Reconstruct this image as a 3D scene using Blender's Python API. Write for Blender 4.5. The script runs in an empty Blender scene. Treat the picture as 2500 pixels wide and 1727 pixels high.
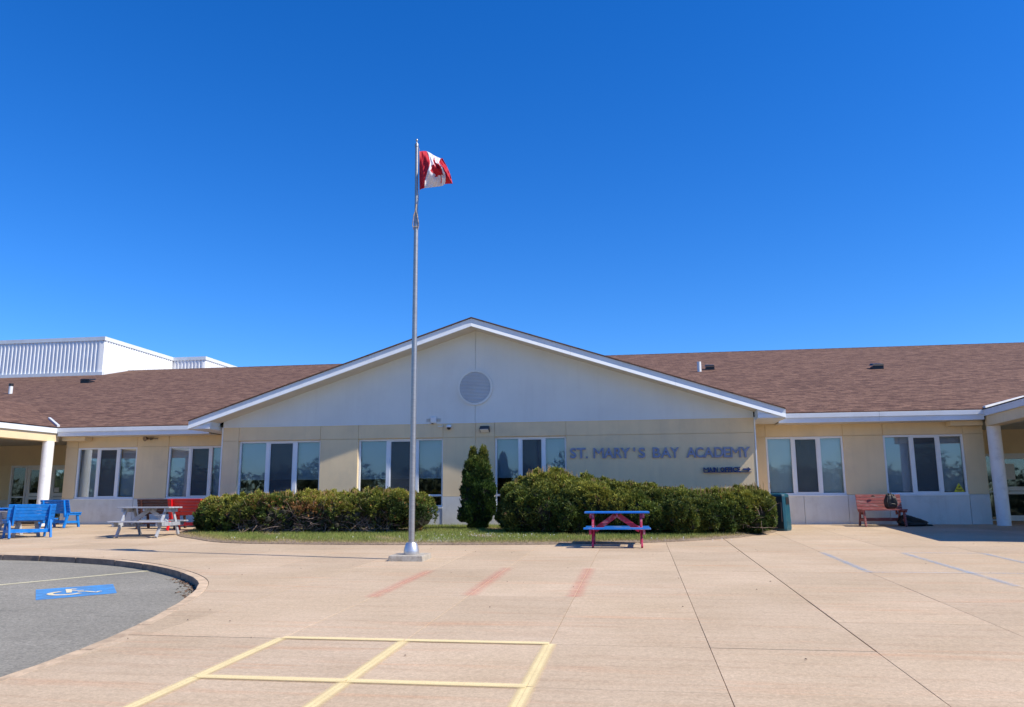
import bpy, bmesh, math, random
import numpy as np
from mathutils import Vector, Matrix
R = math.radians
random.seed(7); rng = np.random.default_rng(7)
S = bpy.context.scene
COL = S.collection
# ------------------------------------------------------------------ camera
F_PX, PITCH, YAW, ROLL = 1964.07, 0.181775, -0.153211, -0.0044217
CAM = Vector((0.0, -22.2226, 0.6528))
cp, sp, cy, sy, cr, sr = (math.cos(PITCH), math.sin(PITCH), math.cos(YAW), math.sin(YAW), math.cos(ROLL), math.sin(ROLL))
FW = Vector((sy*cp, cy*cp, sp)); _rt = Vector((cy, -sy, 0)); _up = _rt.cross(FW)
RT = _rt*cr + _up*sr; UP = -_rt*sr + _up*cr
cd = bpy.data.cameras.new('camera'); cam = bpy.data.objects.new('camera', cd); COL.objects.link(cam)
cd.sensor_width = 36.0; cd.lens = F_PX*36/2500; cd.clip_start = 0.1; cd.clip_end = 2000
M = Matrix((RT, UP, -FW)).transposed().to_4x4(); M.translation = CAM; cam.matrix_world = M
S.camera = cam
# ------------------------------------------------------------------ light
SUN_OFF, SUN_EL = R(12.5), R(46.8)
SUN = Vector((math.cos(SUN_OFF)*math.cos(SUN_EL), -math.sin(SUN_OFF)*math.cos(SUN_EL), math.sin(SUN_EL)))
W = bpy.data.worlds.new('World'); S.world = W; W.use_nodes = True
nt = W.node_tree; nt.nodes.clear()
sky = nt.nodes.new('ShaderNodeTexSky'); sky.sky_type = 'NISHITA'; sky.sun_disc = False
sky.sun_elevation = SUN_EL; sky.sun_rotation = math.atan2(SUN.x, SUN.y)
sky.air_density = 1.0; sky.dust_density = 0.15; sky.ozone_density = 3.0; sky.altitude = 50
hs = nt.nodes.new('ShaderNodeHueSaturation'); hs.inputs['Saturation'].default_value = 1.38; hs.inputs['Value'].default_value = 1.0
mx = nt.nodes.new('ShaderNodeMix'); mx.data_type = 'RGBA'; mx.blend_type = 'MULTIPLY'; mx.inputs[0].default_value = 1
mx.inputs[7].default_value = (0.76, 1.06, 1.52, 1)
bg = nt.nodes.new('ShaderNodeBackground'); bg.inputs['Strength'].default_value = 0.102
wo = nt.nodes.new('ShaderNodeOutputWorld')
nt.links.new(sky.outputs[0], hs.inputs['Color']); nt.links.new(hs.outputs[0], mx.inputs[6])
nt.links.new(mx.outputs[2], bg.inputs[0]); nt.links.new(bg.outputs[0], wo.inputs[0])
sl = bpy.data.lights.new('sun', 'SUN'); sl.energy = 5.0; sl.angle = R(0.53); sl.color = (1, 0.92, 0.78)
so = bpy.data.objects.new('sun', sl); COL.objects.link(so)
so.rotation_euler = (-SUN).to_track_quat('-Z', 'Y').to_euler(); so.location = (20, -10, 30)
S.view_settings.view_transform = 'Standard'; S.view_settings.look = 'None'
S.view_settings.exposure = 0.30; S.view_settings.gamma = 1; S.view_settings.use_curve_mapping = False
S.render.engine = 'CYCLES'
# ------------------------------------------------------------------ measured geometry helpers
WY = 1.248                      # plane of the two wing walls; the gable wall stands at y = 0
SLOPE = 0.029918                # plaza falls away from the building
def ray(px, py): return RT*((px-1250)/F_PX) - UP*((py-863.5)/F_PX) + FW
def atY(px, py, Y):
    d = ray(px, py); return CAM + d*((Y-CAM.y)/d.y)
def atX(px, py, X):
    d = ray(px, py); return CAM + d*((X-CAM.x)/d.x)
def onG(px, py, off=0.0):
    d = ray(px, py); t = (SLOPE*(CAM.y-WY)+off-CAM.z)/(d.z-SLOPE*d.y); return CAM + d*t
def gz(y): return SLOPE*(min(y, WY)-WY)
def proj(p):
    v = Vector(p)-CAM; t = v.dot(FW)
    return (1250+F_PX*v.dot(RT)/t, 863.5-F_PX*v.dot(UP)/t, t)
# ------------------------------------------------------------------ materials
MATS = {}
def mat(name, base, rough=0.7, metal=0.0, var=0.0, vscale=3.0, bump=0.0, bscale=60.0, dirt=None, dscale=1.2, damt=0.0, spec=0.5, stretch=None, rnd=0.0, streak=0.0, streakc=(.25, .22, .18)):
    if name in MATS: return MATS[name]
    m = bpy.data.materials.new(name); m.use_nodes = True; n = m.node_tree; L = n.links
    b = n.nodes['Principled BSDF']; b.inputs['Base Color'].default_value = (*base, 1)
    b.inputs['Roughness'].default_value = rough; b.inputs['Metallic'].default_value = metal
    b.inputs['Specular IOR Level'].default_value = spec
    geo = n.nodes.new('ShaderNodeNewGeometry'); vec = geo.outputs['Position']
    if stretch:
        mp = n.nodes.new('ShaderNodeMapping'); mp.inputs['Scale'].default_value = stretch
        L.new(vec, mp.inputs[0]); vec = mp.outputs[0]
    cur = None
    if var > 0:
        t = n.nodes.new('ShaderNodeTexNoise'); t.inputs['Scale'].default_value = vscale; t.inputs['Detail'].default_value = 6
        L.new(vec, t.inputs['Vector'])
        r = n.nodes.new('ShaderNodeMapRange'); r.inputs[1].default_value = 0.3; r.inputs[2].default_value = 0.7
        r.inputs[3].default_value = 1-var; r.inputs[4].default_value = 1+var; L.new(t.outputs[0], r.inputs[0])
        x = n.nodes.new('ShaderNodeVectorMath'); x.operation = 'SCALE'; x.inputs[0].default_value = base
        L.new(r.outputs[0], x.inputs['Scale']); cur = x.outputs[0]
    if rnd > 0:
        oi = n.nodes.new('ShaderNodeObjectInfo'); r = n.nodes.new('ShaderNodeMapRange')
        r.inputs[3].default_value = 1-rnd; r.inputs[4].default_value = 1+rnd; L.new(oi.outputs['Random'], r.inputs[0])
        x = n.nodes.new('ShaderNodeVectorMath'); x.operation = 'SCALE'
        if cur: L.new(cur, x.inputs[0])
        else: x.inputs[0].default_value = base
        L.new(r.outputs[0], x.inputs['Scale']); cur = x.outputs[0]
    if dirt:
        t = n.nodes.new('ShaderNodeTexNoise'); t.inputs['Scale'].default_value = dscale; t.inputs['Detail'].default_value = 8
        t.inputs['Roughness'].default_value = 0.65; L.new(vec, t.inputs['Vector'])
        r = n.nodes.new('ShaderNodeMapRange'); r.inputs[1].default_value = 0.52; r.inputs[2].default_value = 0.75
        r.inputs[3].default_value = 0; r.inputs[4].default_value = damt; L.new(t.outputs[0], r.inputs[0])
        x = n.nodes.new('ShaderNodeMix'); x.data_type = 'RGBA'; L.new(r.outputs[0], x.inputs[0])
        if cur: L.new(cur, x.inputs[6])
        else: x.inputs[6].default_value = (*base, 1)
        x.inputs[7].default_value = (*dirt, 1); cur = x.outputs[2]
    if streak > 0:
        mp2 = n.nodes.new('ShaderNodeMapping'); mp2.inputs['Scale'].default_value = (5.5, 5.5, .45); L.new(geo.outputs['Position'], mp2.inputs[0])
        t = n.nodes.new('ShaderNodeTexNoise'); t.inputs['Scale'].default_value = 1.0; t.inputs['Detail'].default_value = 7; t.inputs['Roughness'].default_value = .6; L.new(mp2.outputs[0], t.inputs['Vector'])
        r = n.nodes.new('ShaderNodeMapRange'); r.inputs[1].default_value = 0.5; r.inputs[2].default_value = 0.75
        r.inputs[3].default_value = 0; r.inputs[4].default_value = streak; L.new(t.outputs[0], r.inputs[0])
        x = n.nodes.new('ShaderNodeMix'); x.data_type = 'RGBA'; L.new(r.outputs[0], x.inputs[0])
        if cur: L.new(cur, x.inputs[6])
        else: x.inputs[6].default_value = (*base, 1)
        x.inputs[7].default_value = (*streakc, 1); cur = x.outputs[2]
    if cur: L.new(cur, b.inputs['Base Color'])
    if bump > 0:
        t = n.nodes.new('ShaderNodeTexNoise'); t.inputs['Scale'].default_value = bscale; t.inputs['Detail'].default_value = 4
        L.new(vec, t.inputs['Vector'])
        bm = n.nodes.new('ShaderNodeBump'); bm.inputs['Strength'].default_value = bump; bm.inputs['Distance'].default_value = 0.01
        L.new(t.outputs[0], bm.inputs['Height']); L.new(bm.outputs[0], b.inputs['Normal'])
    MATS[name] = m; return m
BEIGE = mat('beige_stucco', (.76, .595, .36), .9, streak=.13, streakc=(.40, .33, .22), var=.05, vscale=1.3, bump=.35, bscale=90, dirt=(.42, .37, .28), dscale=.9, damt=.35, rnd=.03)
UPPER = mat('pale_stucco', (.69, .71, .67), .9, streak=.10, streakc=(.45, .45, .40), var=.04, vscale=.9, bump=.3, bscale=90, dirt=(.50, .50, .48), dscale=.7, damt=.2, rnd=.02)
DADO = mat('dado_concrete', (.64, .65, .61), .85, streak=.2, streakc=(.36, .31, .24), var=.06, vscale=2, bump=.5, bscale=45, dirt=(.36, .34, .30), dscale=2.2, damt=.4)
VINYL = mat('white_vinyl', (.76, .78, .785), .4, var=.03, vscale=4, dirt=(.5, .48, .44), dscale=3, damt=.25)
TRIM = mat('white_metal_trim', (.70, .735, .755), .45, var=.04, vscale=2, dirt=(.48, .48, .47), dscale=1.6, damt=.4)
SOFFIT = mat('soffit_board', (.62, .58, .50), .8, var=.06, vscale=2)
WHITEP = mat('white_column_paint', (.78, .78, .78), .5, var=.04, vscale=3, dirt=(.35, .35, .36), dscale=5, damt=.35)
ALU = mat('brushed_aluminium', (.38, .365, .345), .42, metal=.75, var=.12, vscale=8, stretch=(1, 1, 6), dirt=(.3, .3, .32), dscale=4, damt=.4)
CORR = mat('white_corrugated_steel', (.78, .79, .80), .45, var=.05, vscale=.5, dirt=(.6, .58, .55), dscale=.8, damt=.3)
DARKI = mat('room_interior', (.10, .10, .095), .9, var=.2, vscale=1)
BLINDP = mat('pale_roller_blind', (.80, .84, .78), .9, var=.04, vscale=1.5)
BLIND = mat('roller_blind', (.46, .52, .58), .9, var=.05, vscale=1.5)
BLACK = mat('black_plastic', (.012, .012, .014), .45, var=.3, vscale=12)
FABK = mat('black_nylon', (.012, .012, .014), .55, var=.4, vscale=25, bump=.6, bscale=60)
PLASTIC = mat('white_plastic', (.72, .73, .72), .4, var=.03, vscale=6)
NAVYL = mat('navy_letter', (.022, .04, .15), .5, var=.15, vscale=12)
GREYL = mat('blue_grey_letter', (.23, .26, .36), .5, var=.15, vscale=12)
BLUEP = mat('blue_paint', (.002, .165, .56), .55, var=.12, vscale=7, bump=.2, bscale=30, dirt=(.16, .30, .50), dscale=14, damt=.3, spec=.3, rnd=.08)
BLUEW = mat('worn_blue_paint', (.002, .165, .58), .55, var=.15, vscale=9, bump=.2, bscale=30, dirt=(.42, .42, .44), dscale=6, damt=.9, stretch=(.5, 2, 2), rnd=.08)
REDP = mat('red_paint', (.62, .008, .012), .4, var=.1, vscale=7, bump=.2, bscale=30, rnd=.06)
MAROON = mat('weathered_maroon_paint', (.25, .055, .045), .6, var=.15, vscale=8, bump=.3, bscale=30, dirt=(.5, .42, .38), dscale=9, damt=.7, stretch=(.4, 1, 3), rnd=.1)
BROWNW = mat('dark_brown_wood', (.055, .018, .014), .6, var=.3, vscale=8, bump=.3, bscale=30, rnd=.15)
MAGENTA = mat('raspberry_paint', (.42, .015, .07), .5, var=.12, vscale=8, bump=.2, bscale=30, dirt=(.75, .65, .66), dscale=5, damt=.75, rnd=.08)
GREYW = mat('weathered_grey_wood', (.36, .38, .42), .75, var=.2, vscale=6, bump=.5, bscale=30, dirt=(.62, .62, .62), dscale=5, damt=.5, stretch=(.3, 2, 2), rnd=.15)
TEAL = mat('teal_moulded_plastic', (.006, .075, .11), .4, var=.12, vscale=6, dirt=(.05, .14, .16), dscale=6, damt=.5)
TEAL_SHADE = mat('shaded_teal_moulded_plastic', (.004, .016, .026), .4, var=.2, vscale=6)  # bin teal with the shade of its unlit front put into the colour
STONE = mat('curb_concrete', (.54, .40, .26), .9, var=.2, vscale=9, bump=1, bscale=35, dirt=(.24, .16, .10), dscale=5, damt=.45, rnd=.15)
CURB_SHADE = mat('shaded_curb_face', (.26, .185, .135), .95, var=.3, vscale=7, bump=1, bscale=35, dirt=(.10, .075, .06), dscale=5, damt=.7)  # curb concrete darkened to paint in shade on its upright faces, plus stains
BLOCKC = mat('cast_concrete', (.36, .32, .26), .9, var=.15, vscale=9, bump=.8, bscale=40, dirt=(.6, .57, .5), dscale=6, damt=.7)
FLAGST = mat('flagstone', (.34, .32, .29), .9, var=.15, vscale=9, bump=.6, bscale=40, rnd=.1)
BARK = mat('grey_brown_bark', (.30, .215, .165), .9, var=.4, vscale=14)
BARKD = mat('dark_bark', (.07, .05, .04), .9, var=.3, vscale=14)
FRED = mat('flag_red_cloth', (.58, .010, .03), .7, var=.08, vscale=6); FWHT = mat('flag_white_cloth', (.78, .76, .80), .7, var=.04, vscale=6)
PAPER = mat('paper_notice', (.7, .7, .68), .8, var=.08, vscale=50)
YELS = mat('yellow_sticker', (.62, .58, .02), .5, var=.05, vscale=9)
ROOFU = mat('felt_underside', (.05, .035, .03), .9)
FARB = mat('distant_leaf', (.085, .11, .05), .9, var=.5, vscale=1.2)

def translucent(m, amt):
    n = m.node_tree; L = n.links; b = n.nodes['Principled BSDF']; o = n.nodes['Material Output']
    t = n.nodes.new('ShaderNodeBsdfTranslucent'); x = n.nodes.new('ShaderNodeMixShader'); x.inputs[0].default_value = amt
    src = b.inputs['Base Color'].links
    if src: L.new(src[0].from_socket, t.inputs[0])
    L.new(b.outputs[0], x.inputs[1]); L.new(t.outputs[0], x.inputs[2]); L.new(x.outputs[0], o.inputs[0])
translucent(FRED, .3); translucent(FWHT, .3)

def glass_mat():
    m = bpy.data.materials.new('window_glass'); m.use_nodes = True; n = m.node_tree; n.nodes.clear(); L = n.links
    o = n.nodes.new('ShaderNodeOutputMaterial'); t = n.nodes.new('ShaderNodeBsdfTransparent'); t.inputs[0].default_value = (.88, .92, .93, 1)
    g = n.nodes.new('ShaderNodeBsdfGlossy'); g.inputs['Roughness'].default_value = .02; g.inputs[0].default_value = (1, 1, 1, 1)
    f = n.nodes.new('ShaderNodeFresnel'); f.inputs[0].default_value = 1.6
    mu = n.nodes.new('ShaderNodeMath'); mu.operation = 'MULTIPLY'; mu.inputs[1].default_value = 1.35; mu.use_clamp = True
    geo = n.nodes.new('ShaderNodeNewGeometry'); no = n.nodes.new('ShaderNodeTexNoise'); no.inputs['Scale'].default_value = 1.1
    bm = n.nodes.new('ShaderNodeBump'); bm.inputs['Strength'].default_value = .10; bm.inputs['Distance'].default_value = .01
    L.new(geo.outputs['Position'], no.inputs['Vector']); L.new(no.outputs[0], bm.inputs['Height']); L.new(bm.outputs[0], g.inputs['Normal'])
    x = n.nodes.new('ShaderNodeMixShader'); L.new(f.outputs[0], mu.inputs[0]); L.new(mu.outputs[0], x.inputs[0]); L.new(t.outputs[0], x.inputs[1]); L.new(g.outputs[0], x.inputs[2]); L.new(x.outputs[0], o.inputs[0])
    return m
GLASS = glass_mat()
def mesh_mat(name, col, a):
    m = bpy.data.materials.new(name); m.use_nodes = True; n = m.node_tree; L = n.links; b = n.nodes['Principled BSDF']; o = n.nodes['Material Output']
    b.inputs['Base Color'].default_value = (*col, 1); b.inputs['Roughness'].default_value = .8
    t = n.nodes.new('ShaderNodeBsdfTransparent'); x = n.nodes.new('ShaderNodeMixShader'); x.inputs[0].default_value = a
    L.new(t.outputs[0], x.inputs[1]); L.new(b.outputs[0], x.inputs[2]); L.new(x.outputs[0], o.inputs[0]); return m
SCREEN = mesh_mat('insect_mesh', (.045, .06, .075), .64)

def shingle_mat():
    m = bpy.data.materials.new('brown_asphalt_shingles'); m.use_nodes = True; n = m.node_tree; L = n.links; b = n.nodes['Principled BSDF']
    uv = n.nodes.new('ShaderNodeUVMap')
    br = n.nodes.new('ShaderNodeTexBrick'); br.inputs['Scale'].default_value = 1.0; br.offset = .5; br.offset_frequency = 2
    br.inputs['Brick Width'].default_value = .32; br.inputs['Row Height'].default_value = .145; br.inputs['Mortar Size'].default_value = .006
    br.inputs['Mortar Smooth'].default_value = .3; br.inputs['Bias'].default_value = 0
    br.inputs['Color1'].default_value = (.098, .052, .038, 1); br.inputs['Color2'].default_value = (.205, .118, .082, 1); br.inputs['Mortar'].default_value = (.05, .03, .025, 1)
    L.new(uv.outputs[0], br.inputs['Vector'])
    # dragon-tooth tabs: wavy streaks along the courses
    mp = n.nodes.new('ShaderNodeMapping'); mp.inputs['Scale'].default_value = (4.5, 8.5, 1); L.new(uv.outputs[0], mp.inputs[0])
    n1 = n.nodes.new('ShaderNodeTexNoise'); n1.inputs['Scale'].default_value = 1.0; n1.inputs['Detail'].default_value = 5; n1.inputs['Roughness'].default_value = .7; L.new(mp.outputs[0], n1.inputs['Vector'])
    r1 = n.nodes.new('ShaderNodeMapRange'); r1.inputs[1].default_value = .35; r1.inputs[2].default_value = .65; r1.inputs[3].default_value = .58; r1.inputs[4].default_value = 1.42; L.new(n1.outputs[0], r1.inputs[0])
    n2 = n.nodes.new('ShaderNodeTexNoise'); n2.inputs['Scale'].default_value = .18; n2.inputs['Detail'].default_value = 3; L.new(uv.outputs[0], n2.inputs['Vector'])
    r2 = n.nodes.new('ShaderNodeMapRange'); r2.inputs[3].default_value = .93; r2.inputs[4].default_value = 1.07; L.new(n2.outputs[0], r2.inputs[0])
    mu = n.nodes.new('ShaderNodeMath'); mu.operation = 'MULTIPLY'; L.new(r1.outputs[0], mu.inputs[0]); L.new(r2.outputs[0], mu.inputs[1])
    sc = n.nodes.new('ShaderNodeVectorMath'); sc.operation = 'SCALE'; L.new(br.outputs['Color'], sc.inputs[0]); L.new(mu.outputs[0], sc.inputs['Scale'])
    L.new(sc.outputs[0], b.inputs['Base Color']); b.inputs['Roughness'].default_value = .95; b.inputs['Specular IOR Level'].default_value = .2
    bm = n.nodes.new('ShaderNodeBump'); bm.inputs['Strength'].default_value = .8; bm.inputs['Distance'].default_value = .02
    L.new(n1.outputs[0], bm.inputs['Height']); L.new(bm.outputs[0], b.inputs['Normal']); return m
SHINGLE = shingle_mat()

def aggregate_mat(name, c1, c2, speck, stain, gs, streak=True, rust=None):
    m = bpy.data.materials.new(name); m.use_nodes = True; n = m.node_tree; L = n.links; b = n.nodes['Principled BSDF']
    geo = n.nodes.new('ShaderNodeNewGeometry'); P = geo.outputs['Position']
    def noise(scale, detail=5, vec=P, rough=.6):
        t = n.nodes.new('ShaderNodeTexNoise'); t.inputs['Scale'].default_value = scale; t.inputs['Detail'].default_value = detail; t.inputs['Roughness'].default_value = rough
        L.new(vec, t.inputs['Vector']); return t.outputs[0]
    def rng_(s, a, bb, c, d):
        r = n.nodes.new('ShaderNodeMapRange'); r.inputs[1].default_value = a; r.inputs[2].default_value = bb; r.inputs[3].default_value = c; r.inputs[4].default_value = d
        L.new(s, r.inputs[0]); return r.outputs[0]
    def mix(f, a, bb, mode='MIX'):
        x = n.nodes.new('ShaderNodeMix'); x.data_type = 'RGBA'; x.blend_type = mode; L.new(f, x.inputs[0])
        for s, v in ((6, a), (7, bb)):
            if isinstance(v, tuple): x.inputs[s].default_value = (*v, 1)
            else: L.new(v, x.inputs[s])
        return x.outputs[2]
    c = mix(rng_(noise(.55, 6), .3, .7, 0, 1), c1, c2)
    st = n.nodes.new('ShaderNodeMapping'); st.inputs['Scale'].default_value = (.5, 5, 1); L.new(P, st.inputs[0])
    if streak: c = mix(rng_(noise(1.6, 7, st.outputs[0], .7), .50, .72, 0, .55), c, stain)
    if rust: c = mix(rng_(noise(.9, 5, st.outputs[0]), .56, .76, 0, .55), c, rust)
    vo = n.nodes.new('ShaderNodeTexVoronoi'); vo.inputs['Scale'].default_value = gs; L.new(P, vo.inputs['Vector'])
    sep = n.nodes.new('ShaderNodeSeparateColor'); L.new(vo.outputs['Color'], sep.inputs[0])
    g1 = n.nodes.new('ShaderNodeVectorMath'); g1.operation = 'SCALE'; L.new(c, g1.inputs[0]); L.new(rng_(sep.outputs[0], 0, 1, 1-speck*.8, 1+speck*.8), g1.inputs['Scale'])
    g2 = n.nodes.new('ShaderNodeVectorMath'); g2.operation = 'SCALE'; L.new(g1.outputs[0], g2.inputs[0]); L.new(rng_(noise(gs*.35, 3), .3, .7, 1-speck*.7, 1+speck*.7), g2.inputs['Scale'])
    oi = n.nodes.new('ShaderNodeObjectInfo'); g3 = n.nodes.new('ShaderNodeVectorMath'); g3.operation = 'SCALE'; L.new(g2.outputs[0], g3.inputs[0]); L.new(rng_(oi.outputs['Random'], 0, 1, .93, 1.06), g3.inputs['Scale'])
    L.new(g3.outputs[0], b.inputs['Base Color']); b.inputs['Roughness'].default_value = .92; b.inputs['Specular IOR Level'].default_value = .25
    bm = n.nodes.new('ShaderNodeBump'); bm.inputs['Strength'].default_value = .5; bm.inputs['Distance'].default_value = .006
    L.new(sep.outputs[1], bm.inputs['Height']); L.new(bm.outputs[0], b.inputs['Normal']); return m
SLAB = aggregate_mat('exposed_aggregate_concrete', (.455, .345, .225), (.55, .425, .295), .12, (.40, .275, .175), 75, rust=(.54, .30, .17))
ASPH = aggregate_mat('worn_asphalt', (.22, .207, .17), (.285, .267, .222), .26, (.165, .157, .13), 70)
SOIL = aggregate_mat('bare_soil', (.20, .145, .10), (.30, .23, .16), .4, (.13, .09, .06), 40, streak=False)
GROUND = aggregate_mat('rough_grass_ground', (.07, .09, .035), (.12, .12, .05), .3, (.1, .08, .04), 8, streak=False)

def paint_mat(name, col, cover=.9, soft=.25, fade=0.0):
    m = bpy.data.materials.new(name); m.use_nodes = True; n = m.node_tree; L = n.links; b = n.nodes['Principled BSDF']; o = n.nodes['Material Output']
    b.inputs['Base Color'].default_value = (*col, 1); b.inputs['Roughness'].default_value = .85
    uv = n.nodes.new('ShaderNodeUVMap'); sep = n.nodes.new('ShaderNodeSeparateXYZ'); L.new(uv.outputs[0], sep.inputs[0])
    # uv.y = 0 at the outer edge of the stroke, 1 at the joint; uv.x = 0/1 at both ends
    def rr(s, a, bb, c=0, d=1):
        r = n.nodes.new('ShaderNodeMapRange'); r.inputs[1].default_value = a; r.inputs[2].default_value = bb; r.inputs[3].default_value = c; r.inputs[4].default_value = d; L.new(s, r.inputs[0]); return r.outputs[0]
    geo = n.nodes.new('ShaderNodeNewGeometry'); t = n.nodes.new('ShaderNodeTexNoise'); t.inputs['Scale'].default_value = 70; t.inputs['Detail'].default_value = 3; L.new(geo.outputs['Position'], t.inputs['Vector'])
    t2 = n.nodes.new('ShaderNodeTexNoise'); t2.inputs['Scale'].default_value = 4; t2.inputs['Detail'].default_value = 5; L.new(geo.outputs['Position'], t2.inputs['Vector'])
    e = rr(sep.outputs[1], 0, soft)
    def m2(op, a, bb):
        x = n.nodes.new('ShaderNodeMath'); x.operation = op; x.use_clamp = True; L.new(a, x.inputs[0])
        if isinstance(bb, float): x.inputs[1].default_value = bb
        else: L.new(bb, x.inputs[1])
        return x.outputs[0]
    a = m2('MULTIPLY', e, rr(t.outputs[0], .25, .5, .72, 1)); a = m2('MULTIPLY', a, rr(t2.outputs[0], .3, .6, 1-fade-.15, 1)); a = m2('MULTIPLY', a, cover)
    tr = n.nodes.new('ShaderNodeBsdfTransparent'); x = n.nodes.new('ShaderNodeMixShader'); L.new(a, x.inputs[0]); L.new(tr.outputs[0], x.inputs[1]); L.new(b.outputs[0], x.inputs[2]); L.new(x.outputs[0], o.inputs[0])
    return m
YPAINT = paint_mat('yellow_spray_paint', (.86, .70, .36), .88, .65)
RPAINT = paint_mat('faded_red_spray_paint', (.76, .27, .20), .40, 1.0, .5)
BPAINT = paint_mat('faded_blue_spray_paint', (.28, .46, .66), .5, 1.0, .5)
APAINT = paint_mat('road_line_paint', (.72, .66, .42), .95, .08, .1)
ISAB = paint_mat('blue_marking_paint', (.07, .30, .66), .90, .04, .3)
ISAW = paint_mat('cream_marking_paint', (.80, .68, .42), .98, .04, .0)

def leaf_mat(name, trans=.25):
    m = bpy.data.materials.new(name); m.use_nodes = True; n = m.node_tree; L = n.links; b = n.nodes['Principled BSDF']; o = n.nodes['Material Output']
    a = n.nodes.new('ShaderNodeAttribute'); a.attribute_name = 'tint'; L.new(a.outputs['Color'], b.inputs['Base Color']); b.inputs['Roughness'].default_value = .6
    b.inputs['Specular IOR Level'].default_value = .3
    t = n.nodes.new('ShaderNodeBsdfTranslucent'); L.new(a.outputs['Color'], t.inputs[0]); x = n.nodes.new('ShaderNodeMixShader'); x.inputs[0].default_value = trans
    L.new(b.outputs[0], x.inputs[1]); L.new(t.outputs[0], x.inputs[2]); L.new(x.outputs[0], o.inputs[0]); return m
LEAF = leaf_mat('evergreen_needles'); GRASSM = leaf_mat('grass_blades', .35)
# ------------------------------------------------------------------ mesh helpers
class MB:
    def __init__(s): s.v = []; s.f = []; s.uv = []; s.mi = []
    def face(s, pts, uv=None, mi=0):
        k = len(s.v); s.v += [tuple(p) for p in pts]; s.f.append(tuple(range(k, k+len(pts)))); s.uv.append(uv); s.mi.append(mi)
    def box(s, a, b, mi=0):
        (x0, y0, z0), (x1, y1, z1) = a, b
        s.hexa([(x0, y0, z0), (x1, y0, z0), (x1, y1, z0), (x0, y1, z0)], [(x0, y0, z1), (x1, y0, z1), (x1, y1, z1), (x0, y1, z1)], mi); return s
    def hexa(s, bt, tp, mi=0):
        k = len(s.v); n = len(bt); s.v += [tuple(p) for p in bt] + [tuple(p) for p in tp]
        s.f.append(tuple(k+i for i in reversed(range(n)))); s.f.append(tuple(k+n+i for i in range(n)))
        for i in range(n): j = (i+1) % n; s.f.append((k+i, k+j, k+n+j, k+n+i))
        s.uv += [None]*(n+2); s.mi += [mi]*(n+2); return s
    def bar(s, p, q, w, h, upv=(0, 0, 1), mi=0):
        p, q = Vector(p), Vector(q); d = (q-p).normalized(); u = Vector(upv); sd = d.cross(u)
        if sd.length < 1e-4: sd = d.cross(Vector((1, 0, 0)))
        sd.normalize(); u = sd.cross(d).normalized(); a = sd*w/2; b = u*h/2
        s.hexa([p-a-b, p+a-b, p+a+b, p-a+b], [q-a-b, q+a-b, q+a+b, q-a+b], mi); return s
    def tube(s, pts, rad, n=8, mi=0, cap=True):
        pts = [Vector(p) for p in pts]; k0 = len(s.v); m = len(pts)
        if not isinstance(rad, (list, tuple)): rad = [rad]*m
        for i, p in enumerate(pts):
            d = (pts[min(i+1, m-1)]-pts[max(i-1, 0)]).normalized(); u = Vector((0, 0, 1)) if abs(d.z) < .9 else Vector((1, 0, 0))
            a = d.cross(u).normalized(); b = d.cross(a).normalized()
            for j in range(n):
                t = 2*math.pi*j/n; s.v.append(tuple(p+(a*math.cos(t)+b*math.sin(t))*rad[i]))
        for i in range(m-1):
            for j in range(n):
                jj = (j+1) % n; s.f.append((k0+i*n+j, k0+i*n+jj, k0+(i+1)*n+jj, k0+(i+1)*n+j)); s.uv.append(None); s.mi.append(mi)
        if cap:
            s.f.append(tuple(k0+j for j in range(n))); s.f.append(tuple(k0+(m-1)*n+j for j in reversed(range(n)))); s.uv += [None]*2; s.mi += [mi]*2
        return s
    def lathe(s, prof, c=(0, 0, 0), n=32, mi=0):
        return s.tube([(c[0], c[1], c[2]+z) for r, z in prof], [r for r, z in prof], n, mi)
    def build(s, name, mats, parent=None, smooth=False, bevel=0, loc=None):
        me = bpy.data.meshes.new(name); me.from_pydata(s.v, [], s.f)
        if not isinstance(mats, (list, tuple)): mats = [mats]
        for m in mats: me.materials.append(m)
        if len(mats) > 1: me.polygons.foreach_set('material_index', s.mi)
        if any(u is not None for u in s.uv):
            ul = me.uv_layers.new(name='UVMap')
            for p, u in zip(me.polygons, s.uv):
                if u:
                    for li, c in zip(p.loop_indices, u): ul.data[li].uv = c
        if smooth: me.polygons.foreach_set('use_smooth', [True]*len(me.polygons))
        o = bpy.data.objects.new(name, me); COL.objects.link(o)
        if parent: o.parent = parent
        if loc: o.location = loc
        bm = bmesh.new(); bm.from_mesh(me); bmesh.ops.recalc_face_normals(bm, faces=bm.faces); bm.to_mesh(me); bm.free()
        if bevel:
            b = o.modifiers.new('bevel', 'BEVEL'); b.width = bevel; b.segments = 2; b.limit_method = 'ANGLE'
        if smooth:
            try: me.set_sharp_from_angle(angle=R(40))
            except Exception: pass
        return o
def tag(o, label=None, cat=None, group=None, kind=None):
    if label: o['label'] = label
    if cat: o['category'] = cat
    if group: o['group'] = group
    if kind: o['kind'] = kind
    return o
def empty(name, loc=(0, 0, 0), rz=0.0, label=None, cat=None, group=None):
    o = bpy.data.objects.new(name, None); COL.objects.link(o); o.location = loc; o.rotation_euler = (0, 0, rz); o.empty_display_size = .3
    return tag(o, label, cat, group)
def keep(o, parent):          # parent a mesh given in world coordinates to a thing
    o.parent = parent; o.matrix_parent_inverse = Matrix.LocRotScale(parent.location, parent.rotation_euler, None).inverted(); return o
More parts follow.
